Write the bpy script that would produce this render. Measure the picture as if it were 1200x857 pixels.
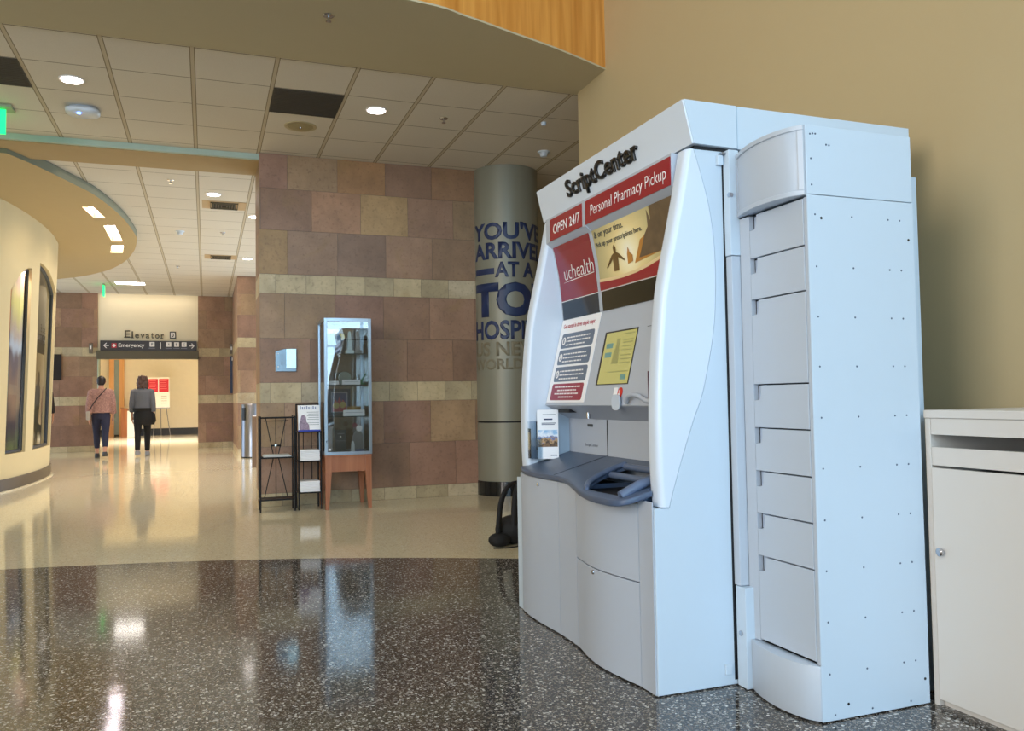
import bpy, bmesh, math, random
from mathutils import Vector, Matrix
random.seed(7)
SC = bpy.context.scene
for o in list(bpy.data.objects): bpy.data.objects.remove(o)
COL = SC.collection

# ------------------------------------------------------------------ camera
def make_camera():
    yaw, pitch, roll = (math.radians(a) for a in (20.4, 2.28, -0.93))
    fwd = Vector((math.sin(yaw)*math.cos(pitch), math.cos(yaw)*math.cos(pitch), math.sin(pitch)))
    r = Vector((math.cos(yaw), -math.sin(yaw), 0)); u = r.cross(fwd)
    R = math.cos(roll)*r + math.sin(roll)*u
    U = -math.sin(roll)*r + math.cos(roll)*u
    cd = bpy.data.cameras.new('camera'); cam = bpy.data.objects.new('camera', cd); COL.objects.link(cam)
    cd.sensor_fit = 'HORIZONTAL'; cd.sensor_width = 36; cd.lens = 965/1200*36; cd.clip_start = .05; cd.clip_end = 200
    m = Matrix((( R.x, U.x, -fwd.x, 0), (R.y, U.y, -fwd.y, 0), (R.z, U.z, -fwd.z, .97), (0, 0, 0, 1)))
    cam.matrix_world = m; SC.camera = cam
make_camera()
def lin(c):
    if isinstance(c, str):
        c = tuple(int(c[i:i+2], 16) for i in (0, 2, 4))
    return tuple(((v/255)/12.92 if v/255 <= .04045 else ((v/255+.055)/1.055)**2.4) for v in c)
# world: pale sky seen only through the atrium glass
W = bpy.data.worlds.new('sky'); SC.world = W; W.use_nodes = True
W.node_tree.nodes['Background'].inputs[0].default_value = (.62, .80, 1.0, 1)
W.node_tree.nodes['Background'].inputs[1].default_value = 1.6
SC.view_settings.view_transform = 'Standard'; SC.view_settings.look = 'None'
SC.view_settings.exposure = 0.85; SC.view_settings.gamma = 1.0
try: SC.view_settings.use_curve_mapping = False
except Exception: pass
def area(name, loc, target, sx, sy, power, color, spread=None):
    ld = bpy.data.lights.new(name, 'AREA'); ld.shape = 'RECTANGLE'; ld.size = sx; ld.size_y = sy
    ld.energy = power; ld.color = color
    if spread: ld.spread = math.radians(spread)
    o = bpy.data.objects.new(name, ld); COL.objects.link(o); o.location = loc
    d = Vector(target)-Vector(loc); o.rotation_euler = d.to_track_quat('-Z', 'Y').to_euler()
    return o
DAY = (.46, .73, 1.0)
WARM = (1.0, .82, .60)
area('daylight_back_window', (-.1, -5.2, 3.1), (-.1, 0, 2.5), 7.0, 4.6, 175, DAY)
area('daylight_side_window', (-6.8, -.6, 2.8), (0, 2.6, 2.3), 6.0, 4.0, 410, (1.0, .94, .88))
def spot(name, loc, target, power, color, ang=120, blend=.8, rad=.06):
    ld = bpy.data.lights.new(name, 'SPOT'); ld.energy = power; ld.color = color
    ld.spot_size = math.radians(ang); ld.spot_blend = blend; ld.shadow_soft_size = rad
    o = bpy.data.objects.new(name, ld); COL.objects.link(o); o.location = loc
    d = Vector(target)-Vector(loc); o.rotation_euler = d.to_track_quat('-Z', 'Y').to_euler()
    return o

# ------------------------------------------------------------------ materials
def nodes_of(name):
    m = bpy.data.materials.new(name); m.use_nodes = True
    nt = m.node_tree; b = nt.nodes['Principled BSDF']
    return m, nt, b
def N(nt, t, **kw):
    n = nt.nodes.new(t)
    for k, v in kw.items():
        if k in n.inputs.keys() if hasattr(n.inputs, 'keys') else False: n.inputs[k].default_value = v
        else: setattr(n, k, v)
    return n
def mat(name, col, rough=.5, metal=0., var=.04, scale=8., bump=0., bscale=60., spec=None, coat=0., emit=None, estr=0.):
    m, nt, b = nodes_of(name); c = lin(col)
    tc = nt.nodes.new('ShaderNodeTexCoord')
    nz = nt.nodes.new('ShaderNodeTexNoise'); nz.inputs['Scale'].default_value = scale; nz.inputs['Detail'].default_value = 3
    nt.links.new(tc.outputs['Object'], nz.inputs['Vector'])
    mx = nt.nodes.new('ShaderNodeMix'); mx.data_type = 'RGBA'
    mx.inputs[6].default_value = tuple(max(0, v*(1-var)) for v in c)+(1,)
    mx.inputs[7].default_value = tuple(min(1, v*(1+var)) for v in c)+(1,)
    nt.links.new(nz.outputs['Fac'], mx.inputs[0]); nt.links.new(mx.outputs[2], b.inputs['Base Color'])
    b.inputs['Roughness'].default_value = rough; b.inputs['Metallic'].default_value = metal
    if spec is not None: b.inputs['Specular IOR Level'].default_value = spec
    if coat: b.inputs['Coat Weight'].default_value = coat; b.inputs['Coat Roughness'].default_value = .05
    if bump:
        n2 = nt.nodes.new('ShaderNodeTexNoise'); n2.inputs['Scale'].default_value = bscale
        nt.links.new(tc.outputs['Object'], n2.inputs['Vector'])
        bp = nt.nodes.new('ShaderNodeBump'); bp.inputs['Strength'].default_value = bump; bp.inputs['Distance'].default_value = .002
        nt.links.new(n2.outputs['Fac'], bp.inputs['Height']); nt.links.new(bp.outputs[0], b.inputs['Normal'])
    if emit is not None:
        b.inputs['Emission Color'].default_value = lin(emit)+(1,); b.inputs['Emission Strength'].default_value = estr
    return m
def glass(name, tint=(.92, .97, .96), rough=.0, refl=.12):
    m, nt, b = nodes_of(name); nt.nodes.remove(b)
    out = nt.nodes['Material Output']
    tr = nt.nodes.new('ShaderNodeBsdfTransparent'); tr.inputs[0].default_value = tint+(1,)
    gl = nt.nodes.new('ShaderNodeBsdfGlossy'); gl.inputs['Roughness'].default_value = rough
    fr = nt.nodes.new('ShaderNodeFresnel'); fr.inputs[0].default_value = 1.5
    ad = nt.nodes.new('ShaderNodeMath'); ad.operation = 'ADD'; ad.use_clamp = True; ad.inputs[1].default_value = refl
    mx = nt.nodes.new('ShaderNodeMixShader')
    nt.links.new(fr.outputs[0], ad.inputs[0]); nt.links.new(ad.outputs[0], mx.inputs[0])
    nt.links.new(tr.outputs[0], mx.inputs[1]); nt.links.new(gl.outputs[0], mx.inputs[2])
    nt.links.new(mx.outputs[0], out.inputs[0])
    return m
def math_n(nt, op, a, b=None, clamp=False):
    n = nt.nodes.new('ShaderNodeMath'); n.operation = op; n.use_clamp = clamp
    for i, v in enumerate((a, b)):
        if v is None: continue
        if isinstance(v, (int, float)): n.inputs[i].default_value = v
        else: nt.links.new(v, n.inputs[i])
    return n.outputs[0]
def mixc(nt, f, a, b):
    n = nt.nodes.new('ShaderNodeMix'); n.data_type = 'RGBA'
    for i, v in ((0, f), (6, a), (7, b)):
        if isinstance(v, tuple): n.inputs[i].default_value = v if len(v) == 4 else v+(1,)
        elif isinstance(v, (int, float)): n.inputs[i].default_value = v
        else: nt.links.new(v, n.inputs[i])
    return n.outputs[2]

def floor_material():
    m, nt, b = nodes_of('polished_terrazzo')
    g = nt.nodes.new('ShaderNodeNewGeometry'); sp = nt.nodes.new('ShaderNodeSeparateXYZ')
    nt.links.new(g.outputs['Position'], sp.inputs[0])
    dx = math_n(nt, 'SUBTRACT', sp.outputs[0], FCX); dy = math_n(nt, 'SUBTRACT', sp.outputs[1], FCY)
    d2 = math_n(nt, 'SQRT', math_n(nt, 'ADD', math_n(nt, 'MULTIPLY', dx, dx), math_n(nt, 'MULTIPLY', dy, dy)))
    dark = math_n(nt, 'LESS_THAN', d2, FR)
    # stone chips of two sizes
    v1 = nt.nodes.new('ShaderNodeTexVoronoi'); v1.inputs['Scale'].default_value = 102
    v2 = nt.nodes.new('ShaderNodeTexVoronoi'); v2.inputs['Scale'].default_value = 170
    nz = nt.nodes.new('ShaderNodeTexNoise'); nz.inputs['Scale'].default_value = 70; nz.inputs['Detail'].default_value = 2
    nt.links.new(g.outputs['Position'], nz.inputs['Vector'])
    wv = nt.nodes.new('ShaderNodeMix'); wv.data_type = 'VECTOR'; wv.inputs[0].default_value = .012
    nt.links.new(g.outputs['Position'], wv.inputs[4]); nt.links.new(nz.outputs['Color'], wv.inputs[5])
    for v in (v1, v2): nt.links.new(wv.outputs[1], v.inputs['Vector'])
    def chip(v, th, lo):
        s = nt.nodes.new('ShaderNodeSeparateColor'); nt.links.new(v.outputs['Color'], s.inputs[0])
        a = math_n(nt, 'LESS_THAN', v.outputs['Distance'], th)
        c = math_n(nt, 'GREATER_THAN', s.outputs[0], lo)
        return math_n(nt, 'MULTIPLY', a, c), s.outputs[1]
    c1, r1 = chip(v1, .50, .40); c2, r2 = chip(v2, .46, .34)
    ramp = nt.nodes.new('ShaderNodeValToRGB'); e = ramp.color_ramp.elements
    e[0].position = 0; e[0].color = lin((76, 66, 58))+(1,)
    e[1].position = 1; e[1].color = lin((222, 218, 212))+(1,)
    for p, c in ((.25, (88, 82, 76)), (.5, (118, 110, 102)), (.72, (152, 148, 142)), (.9, (196, 192, 184))):
        x = e.new(p); x.color = lin(c)+(1,)
    nt.links.new(r1, ramp.inputs[0])
    ramp2 = nt.nodes.new('ShaderNodeValToRGB'); e = ramp2.color_ramp.elements
    e[0].color = lin((72, 62, 54))+(1,); e[1].color = lin((172, 164, 152))+(1,)
    nt.links.new(r2, ramp2.inputs[0])
    base = mixc(nt, c2, lin((58, 54, 51)), ramp2.outputs[0])
    darkc = mixc(nt, c1, base, ramp.outputs[0])
    r3 = nt.nodes.new('ShaderNodeValToRGB'); e = r3.color_ramp.elements
    e[0].color = lin((190, 178, 146))+(1,); e[1].color = lin((236, 228, 204))+(1,)
    nt.links.new(r1, r3.inputs[0])
    lightc = mixc(nt, c1, lin((222, 210, 178)), r3.outputs[0])
    nt.links.new(mixc(nt, dark, lightc, darkc), b.inputs['Base Color'])
    n3 = nt.nodes.new('ShaderNodeTexNoise'); n3.inputs['Scale'].default_value = 2.5; nt.links.new(g.outputs['Position'], n3.inputs['Vector'])
    nt.links.new(math_n(nt, 'ADD', math_n(nt, 'MULTIPLY', n3.outputs['Fac'], .05), .06), b.inputs['Roughness'])
    b.inputs['Specular IOR Level'].default_value = .62
    bp = nt.nodes.new('ShaderNodeBump'); bp.inputs['Strength'].default_value = .05; bp.inputs['Distance'].default_value = .004
    n4 = nt.nodes.new('ShaderNodeTexNoise'); n4.inputs['Scale'].default_value = 9; nt.links.new(g.outputs['Position'], n4.inputs['Vector'])
    nt.links.new(n4.outputs['Fac'], bp.inputs['Height']); nt.links.new(bp.outputs[0], b.inputs['Normal'])
    return m
FCX, FCY, FR = -1.95, -2.15, 7.86
def circle3(p, q, r):
    ax, ay = p; bx, by = q; cx, cy = r
    d = 2*(ax*(by-cy)+bx*(cy-ay)+cx*(ay-by))
    ux = ((ax*ax+ay*ay)*(by-cy)+(bx*bx+by*by)*(cy-ay)+(cx*cx+cy*cy)*(ay-by))/d
    uy = ((ax*ax+ay*ay)*(cx-bx)+(bx*bx+by*by)*(ax-cx)+(cx*cx+cy*cy)*(bx-ax))/d
    return ux, uy, math.hypot(ax-ux, ay-uy)
FCX, FCY, FR = circle3((-1.15, 5.70), (.35, 5.345), (1.785, 4.691))

def tile_material():
    m, nt, b = nodes_of('acoustic_ceiling_tile')
    g = nt.nodes.new('ShaderNodeNewGeometry'); sp = nt.nodes.new('ShaderNodeSeparateXYZ')
    nt.links.new(g.outputs['Position'], sp.inputs[0])
    def line(o, off, pitch, wid):
        t = math_n(nt, 'DIVIDE', math_n(nt, 'SUBTRACT', o, off), pitch)
        f = math_n(nt, 'FRACT', math_n(nt, 'ADD', t, .5))
        return math_n(nt, 'ABSOLUTE', math_n(nt, 'SUBTRACT', f, .5)), pitch
    ax, p = line(sp.outputs[0], -.085, .5494, 0); ay, q = line(sp.outputs[1], 6.283, .545, 0)
    bar = math_n(nt, 'LESS_THAN', ax, .022)
    edge = math_n(nt, 'LESS_THAN', math_n(nt, 'ABSOLUTE', math_n(nt, 'SUBTRACT', ax, .026)), .006)
    cross = math_n(nt, 'LESS_THAN', ay, .008)
    nz = nt.nodes.new('ShaderNodeTexNoise'); nz.inputs['Scale'].default_value = 180; nt.links.new(g.outputs['Position'], nz.inputs['Vector'])
    n2 = nt.nodes.new('ShaderNodeTexNoise'); n2.inputs['Scale'].default_value = 1.2; nt.links.new(g.outputs['Position'], n2.inputs['Vector'])
    base = mixc(nt, nz.outputs['Fac'], lin((214, 208, 198)), lin((232, 226, 216)))
    base = mixc(nt, math_n(nt, 'MULTIPLY', n2.outputs['Fac'], .3), base, lin((196, 180, 158)))
    c = mixc(nt, cross, base, lin((128, 116, 98)))
    c = mixc(nt, bar, c, lin((200, 188, 166)))
    c = mixc(nt, edge, c, lin((146, 134, 114)))
    nt.links.new(c, b.inputs['Base Color']); b.inputs['Roughness'].default_value = .9
    b.inputs['Specular IOR Level'].default_value = .1
    h = math_n(nt, 'SUBTRACT', nz.outputs['Fac'], math_n(nt, 'MAXIMUM', cross, edge))
    bp = nt.nodes.new('ShaderNodeBump'); bp.inputs['Strength'].default_value = .25; bp.inputs['Distance'].default_value = .003
    nt.links.new(h, bp.inputs['Height']); nt.links.new(bp.outputs[0], b.inputs['Normal'])
    return m
def stone_material(name, gain=1.0):
    m, nt, b = nodes_of(name)
    at = nt.nodes.new('ShaderNodeAttribute'); at.attribute_name = 'slab'
    tc = nt.nodes.new('ShaderNodeTexCoord')
    n1 = nt.nodes.new('ShaderNodeTexNoise'); n1.inputs['Scale'].default_value = 3.2; n1.inputs['Detail'].default_value = 8; n1.inputs['Roughness'].default_value = .65
    n2 = nt.nodes.new('ShaderNodeTexNoise'); n2.inputs['Scale'].default_value = 38; n2.inputs['Detail'].default_value = 4
    n3 = nt.nodes.new('ShaderNodeTexNoise'); n3.inputs['Scale'].default_value = 1.7; n3.inputs['Detail'].default_value = 5; n3.inputs['Distortion'].default_value = 1.5
    # every slab gets its own piece of noise
    vm = nt.nodes.new('ShaderNodeVectorMath'); vm.operation = 'MULTIPLY_ADD'
    nt.links.new(at.outputs['Color'], vm.inputs[0]); vm.inputs[1].default_value = (40, 40, 40); nt.links.new(tc.outputs['Object'], vm.inputs[2])
    for n in (n1, n2, n3): nt.links.new(vm.outputs[0], n.inputs['Vector'])
    r1 = nt.nodes.new('ShaderNodeMapRange'); r1.inputs[1].default_value = .35; r1.inputs[2].default_value = .65; nt.links.new(n1.outputs['Fac'], r1.inputs[0])
    r3 = nt.nodes.new('ShaderNodeMapRange'); r3.inputs[1].default_value = .56; r3.inputs[2].default_value = .70; nt.links.new(n3.outputs['Fac'], r3.inputs[0])
    hs = nt.nodes.new('ShaderNodeHueSaturation'); hs.inputs['Saturation'].default_value = 1.0; hs.inputs['Value'].default_value = .72
    nt.links.new(at.outputs['Color'], hs.inputs['Color'])
    c = mixc(nt, r1.outputs[0], hs.outputs[0], at.outputs['Color'])
    c = mixc(nt, math_n(nt, 'MULTIPLY', r3.outputs[0], .35), c, lin((150, 122, 78)))
    dk = nt.nodes.new('ShaderNodeMapRange'); dk.inputs[1].default_value = .55; dk.inputs[2].default_value = .75; nt.links.new(n2.outputs['Fac'], dk.inputs[0])
    c = mixc(nt, math_n(nt, 'MULTIPLY', dk.outputs[0], .35), c, lin((92, 70, 62)))
    nt.links.new(c, b.inputs['Base Color']); b.inputs['Roughness'].default_value = .42
    b.inputs['Specular IOR Level'].default_value = .35
    bp = nt.nodes.new('ShaderNodeBump'); bp.inputs['Strength'].default_value = .35; bp.inputs['Distance'].default_value = .004
    nt.links.new(n1.outputs['Fac'], bp.inputs['Height']); nt.links.new(bp.outputs[0], b.inputs['Normal'])
    return m
def wood_material(name, c1, c2, axis=2, rough=.35, sc=14):
    m, nt, b = nodes_of(name)
    tc = nt.nodes.new('ShaderNodeTexCoord'); mp = nt.nodes.new('ShaderNodeMapping')
    s = [sc, sc, sc]; s[axis] = sc*.06; mp.inputs['Scale'].default_value = s
    nt.links.new(tc.outputs['Object'], mp.inputs['Vector'])
    n1 = nt.nodes.new('ShaderNodeTexNoise'); n1.inputs['Scale'].default_value = 1.5; n1.inputs['Detail'].default_value = 8; n1.inputs['Distortion'].default_value = .6
    nt.links.new(mp.outputs[0], n1.inputs['Vector'])
    r = nt.nodes.new('ShaderNodeMapRange'); r.inputs[1].default_value = .3; r.inputs[2].default_value = .7; nt.links.new(n1.outputs['Fac'], r.inputs[0])
    nt.links.new(mixc(nt, r.outputs[0], lin(c1), lin(c2)), b.inputs['Base Color'])
    b.inputs['Roughness'].default_value = rough
    return m

M = dict(
    floor=floor_material(), tile=tile_material(), stone=stone_material('quartzite_slab'),
    grout=mat('stone_joint', (110, 92, 76), .9),
    soffit=mat('olive_plaster', (190, 178, 148), .85, var=.02, bump=.1, bscale=200),
    wall=mat('beige_paint', (188, 168, 128), .8, var=.015, bump=.1, bscale=220),
    cream=mat('cream_paint', (230, 218, 190), .8, var=.02),
    curved=mat('curved_wall_plaster', (210, 190, 145), .75, var=.02),
    canopy=mat('canopy_plaster', (186, 164, 122), .8, var=.02),
    canopy_edge=mat('canopy_edge_paint', (120, 122, 100), .6),
    trimgreen=mat('pale_green_trim', (178, 196, 184), .5),
    beam=mat('beam_paint', (176, 152, 112), .8),
    wood=wood_material('fascia_wood', (196, 124, 46), (232, 166, 82), 2, .35, 9),
    tablewood=wood_material('cherry_wood', (150, 92, 62), (176, 116, 82), 2, .4, 12),
    podium=wood_material('podium_wood', (140, 84, 50), (170, 108, 66), 2, .4, 12),
    white=mat('powder_coated_steel', (196, 210, 222), .38, var=.012, scale=3, bump=.06, bscale=500, spec=.5),
    whiteb=mat('moulded_white_plastic', (212, 222, 234), .3, var=.01, scale=3, spec=.5),
    greyface=mat('silver_grey_panel', (180, 187, 198), .42, var=.015, scale=3, bump=.05, bscale=400),
    vault=mat('drawer_grey_paint', (186, 194, 204), .42, var=.012, scale=3),
    cabwhite=mat('off_white_laminate', (212, 205, 196), .45, var=.012, scale=3),
    slate=mat('slate_blue_plastic', (74, 88, 112), .36, var=.05, scale=6, bump=.12, bscale=700),
    pull=mat('pull_recess_plastic', (176, 190, 210), .4),
    screwm=mat('grey_screw', (96, 110, 132), .35, .6),
    slate2=mat('slate_blue_hood', (92, 106, 132), .3, var=.04),
    dark=mat('dark_gap', (16, 17, 20), .6),
    black=mat('black_plastic', (10, 10, 11), .35),
    blackglass=mat('smoked_glass', (26, 18, 10), .12, spec=.3),
    red=mat('printed_red_vinyl', (150, 22, 38), .3, var=.03),
    redu=mat('deep_red_vinyl', (138, 18, 42), .22, var=.03),
    labelred=mat('label_red', (150, 38, 60), .4),
    labelgrey=mat('label_blue_grey', (100, 112, 132), .4),
    paper=mat('white_paper', (244, 244, 246), .6, var=.01),
    ink=mat('white_ink', (240, 236, 234), .5, var=0),
    greyink=mat('grey_ink', (120, 122, 130), .5, var=0),
    redink=mat('red_ink', (176, 40, 60), .5, var=0),
    darkink=mat('charcoal_ink', (70, 72, 70), .5, var=0),
    chrome=mat('chrome', (200, 200, 205), .15, 1.0),
    steel=mat('brushed_steel', (150, 152, 160), .28, 1.0, var=.05, scale=30),
    alu=mat('anodised_aluminium', (178, 188, 198), .3, .9),
    glass=glass('cabinet_glass', (.98, .995, .99), .0, .13),
    acrylic=glass('clear_acrylic', (.95, .98, 1.0), .03, .06),
    crystal=glass('cut_crystal', (.72, .86, .86), .03, .25),
    smoke=glass('glass_shelf_edge', (.25, .38, .36), .1, .15),
    colgrey=mat('column_cladding', (140, 138, 122), .42, .12, var=.02, scale=3),
    blue=mat('navy_vinyl', (36, 50, 88), .45, var=0),
    taupe=mat('taupe_vinyl', (128, 120, 98), .45, var=0),
    blacktile=mat('black_base_tile', (24, 26, 28), .15),
    iron=mat('black_wire', (22, 22, 24), .4, .5),
    brown=mat('bronze_paint', (92, 84, 66), .5),
    signdark=mat('charcoal_sign_face', (58, 54, 58), .4),
    bluebase=mat('blue_black_baseboard', (44, 52, 66), .5),
    grille=mat('dark_louvre_panel', (72, 66, 58), .8, bump=.3, bscale=300),
    lamp=mat('lit_lamp_lens', (255, 250, 245), .4, emit=(255, 244, 238), estr=9),
    lampw=mat('lit_fluorescent_lens', (255, 250, 245), .4, emit=(255, 246, 236), estr=9),
    green=mat('green_exit_glow', (20, 170, 80), .3, emit=(20, 235, 110), estr=1.5),
    screen=mat('lit_yellow_screen', (100, 98, 62), .25, emit=(180, 174, 104), estr=.40),
    screenink=mat('screen_dim_image', (100, 104, 60), .3, emit=(140, 134, 84), estr=.34),
    screenbtn=mat('screen_button', (60, 100, 100), .3, emit=(96, 130, 120), estr=.35),
    redlit=mat('red_sticker', (214, 48, 34), .35),
)

# ------------------------------------------------------------------ mesh tools
class MB:
    def __init__(s): s.v = []; s.f = []; s.mi = []; s.cur = 0; s.smooth = []
    def add(s, vs, fs, smooth=False):
        b = len(s.v); s.v += [tuple(v) for v in vs]
        for f in fs: s.f.append(tuple(b+i for i in f)); s.mi.append(s.cur); s.smooth.append(smooth)
        return s
    def box(s, x0, x1, y0, y1, z0, z1, bev=0, seg=2):
        if bev:
            bm = bmesh.new(); bmesh.ops.create_cube(bm, size=1)
            for v in bm.verts: v.co = Vector(((x0+x1)/2+v.co.x*(x1-x0), (y0+y1)/2+v.co.y*(y1-y0), (z0+z1)/2+v.co.z*(z1-z0)))
            bmesh.ops.bevel(bm, geom=bm.edges[:], offset=bev, segments=seg, profile=.5, affect='EDGES')
            s.bm(bm); return s
        v = [(x, y, z) for z in (z0, z1) for y in (y0, y1) for x in (x0, x1)]
        return s.add(v, [(0, 2, 3, 1), (4, 5, 7, 6), (0, 1, 5, 4), (2, 6, 7, 3), (0, 4, 6, 2), (1, 3, 7, 5)])
    def bm(s, bm, smooth=False):
        bm.verts.ensure_lookup_table(); bm.verts.index_update()
        s.add([v.co[:] for v in bm.verts], [[v.index for v in f.verts] for f in bm.faces], smooth); bm.free(); return s
    def prism(s, poly, axis, a0, a1, bev=0, bevseg=3, smooth=False):
        # poly: list of (p,q) in the plane perpendicular to axis (x: y,z / y: x,z / z: x,y)
        def P(p, q, a):
            return (a, p, q) if axis == 'x' else ((p, a, q) if axis == 'y' else (p, q, a))
        n = len(poly); bm = bmesh.new()
        lo = [bm.verts.new(P(p, q, a0)) for p, q in poly]; hi = [bm.verts.new(P(p, q, a1)) for p, q in poly]
        fs = [bm.faces.new(lo), bm.faces.new(hi[::-1])]
        for i in range(n):
            j = (i+1) % n; bm.faces.new((lo[i], hi[i], hi[j], lo[j]))
        bmesh.ops.recalc_face_normals(bm, faces=bm.faces[:])
        if bev:
            es = [e for e in bm.edges if (e.verts[0] in lo and e.verts[1] in lo) or (e.verts[0] in hi and e.verts[1] in hi)]
            bmesh.ops.bevel(bm, geom=es, offset=bev, segments=bevseg, profile=.5, affect='EDGES')
        return s.bm(bm, smooth)
    def tube(s, pts, r, n=10, closed=False, cap=True):
        pts = [Vector(p) for p in pts]; m = len(pts); rings = []
        up = Vector((0, 0, 1))
        prevn = None
        for i, p in enumerate(pts):
            if closed: t = pts[(i+1) % m]-pts[i-1]
            else: t = pts[min(i+1, m-1)]-pts[max(i-1, 0)]
            t.normalize()
            if prevn is None:
                a = up if abs(t.z) < .9 else Vector((1, 0, 0)); nn = t.cross(a).normalized()
            else:
                nn = (prevn-t*prevn.dot(t)).normalized()
            prevn = nn; bb = t.cross(nn)
            rr = r[i] if isinstance(r, (list, tuple)) else r
            rings.append([p+(nn*math.cos(2*math.pi*k/n)+bb*math.sin(2*math.pi*k/n))*rr for k in range(n)])
        vs = [v for ring in rings for v in ring]; fs = []
        for i in range(m if closed else m-1):
            a = i*n; b = ((i+1) % m)*n
            for k in range(n): fs.append((a+k, a+(k+1) % n, b+(k+1) % n, b+k))
        s.add(vs, fs, True)
        if cap and not closed: s.add(rings[0], [tuple(range(n))[::-1]]); s.add(rings[-1], [tuple(range(n))])
        return s
    def lathe(s, prof, c=(0, 0, 0), n=24, axis='z'):
        vs = []; fs = []
        for r, h in prof:
            for k in range(n):
                a = 2*math.pi*k/n; p = (r*math.cos(a), r*math.sin(a), h)
                if axis == 'x': p = (p[2], p[0], p[1])
                if axis == 'y': p = (p[0], p[2], p[1])
                vs.append((p[0]+c[0], p[1]+c[1], p[2]+c[2]))
        for i in range(len(prof)-1):
            for k in range(n):
                j = (k+1) % n; fs.append((i*n+k, i*n+j, (i+1)*n+j, (i+1)*n+k))
        fs.append(tuple(range(n))[::-1]); fs.append(tuple(range((len(prof)-1)*n, len(prof)*n)))
        return s.add(vs, fs)
    def loft(s, rings, cap=True, smooth=True):
        n = len(rings[0]); vs = [v for r in rings for v in r]; fs = []
        for i in range(len(rings)-1):
            for k in range(n): fs.append((i*n+k, i*n+(k+1) % n, (i+1)*n+(k+1) % n, (i+1)*n+k))
        if cap: fs.append(tuple(range(n))[::-1]); fs.append(tuple(range((len(rings)-1)*n, len(rings)*n)))
        return s.add(vs, fs, smooth)
    def quad(s, a, b, c, d): return s.add([a, b, c, d], [(0, 1, 2, 3)])
def wloc(o):
    v = Vector((0, 0, 0))
    while o is not None: v += Vector(o.location); o = o.parent
    return v
def mesh_obj(name, me, mats, parent=None):
    o = bpy.data.objects.new(name, me); COL.objects.link(o)
    for m_ in (mats if isinstance(mats, (list, tuple)) else [mats]): me.materials.append(m_)
    if parent is not None:
        L = wloc(parent); me.transform(Matrix.Translation(-L)); o.parent = parent
    return o
def build(mb, name, mats, parent=None, fix=True, auto=None):
    me = bpy.data.meshes.new(name); me.from_pydata(mb.v, [], mb.f)
    for p, mi, sm in zip(me.polygons, mb.mi, mb.smooth): p.material_index = mi; p.use_smooth = sm
    me.validate()
    if fix:
        bm = bmesh.new(); bm.from_mesh(me); bmesh.ops.recalc_face_normals(bm, faces=bm.faces[:]); bm.to_mesh(me); bm.free()
    if auto is not None:
        for p in me.polygons: p.use_smooth = True
        try: me.set_sharp_from_angle(angle=math.radians(auto))
        except Exception: pass
    me.update(); return mesh_obj(name, me, mats, parent)
def thing(name, loc, label, cat, group=None):
    o = bpy.data.objects.new(name, None); COL.objects.link(o); o.location = loc; o.empty_display_size = .1
    return tag(o, label, cat, group)
def tag(o, label, cat, group=None, kind=None):
    o['label'] = label; o['category'] = cat
    if group: o['group'] = group
    if kind: o['kind'] = kind
    return o
def struct(mb, name, mats, parent=None, label=None, **kw):
    o = build(mb, name, mats, parent, **kw)
    if parent is None: o['kind'] = 'structure'
    if label: o['label'] = label; o['category'] = 'building part'
    return o
def recenter(o):
    # puts a one-mesh thing's origin at the centre of its base
    me = o.data; xs = [v.co for v in me.vertices]
    c = Vector(((min(v.x for v in xs)+max(v.x for v in xs))/2, (min(v.y for v in xs)+max(v.y for v in xs))/2, min(v.z for v in xs)))
    me.transform(Matrix.Translation(-c)); o.location = Vector(o.location)+c
    return o
def dup(root, delta, label=None):
    r = root.copy(); COL.objects.link(r); r.location = Vector(root.location)+Vector(delta)
    if label: r['label'] = label
    for ch in list(root.children):
        c = ch.copy(); COL.objects.link(c); c.parent = r
        for g in list(ch.children):
            d = g.copy(); COL.objects.link(d); d.parent = c
    return r
def text_bm(s, w, h, bold=0., cw=None, space=1.0):
    """flat text mesh scaled into a w x h box with its lower-left corner at 0,0 (h = cap height box of the string)"""
    cu = bpy.data.curves.new('t', 'FONT'); cu.body = s; cu.offset = bold; cu.space_character = space; cu.resolution_u = 3
    ob = bpy.data.objects.new('t', cu); COL.objects.link(ob)
    dg = bpy.context.evaluated_depsgraph_get(); dg.update()
    me = bpy.data.meshes.new_from_object(ob.evaluated_get(dg)); bpy.data.objects.remove(ob); bpy.data.curves.remove(cu)
    bm = bmesh.new(); bm.from_mesh(me); bpy.data.meshes.remove(me)
    xs = [v.co.x for v in bm.verts]; ys = [v.co.y for v in bm.verts]
    x0, x1, y0, y1 = min(xs), max(xs), min(ys), max(ys)
    for v in bm.verts: v.co = Vector(((v.co.x-x0)/(x1-x0)*w, (v.co.y-y0)/(y1-y0)*h, 0))
    return bm
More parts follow.
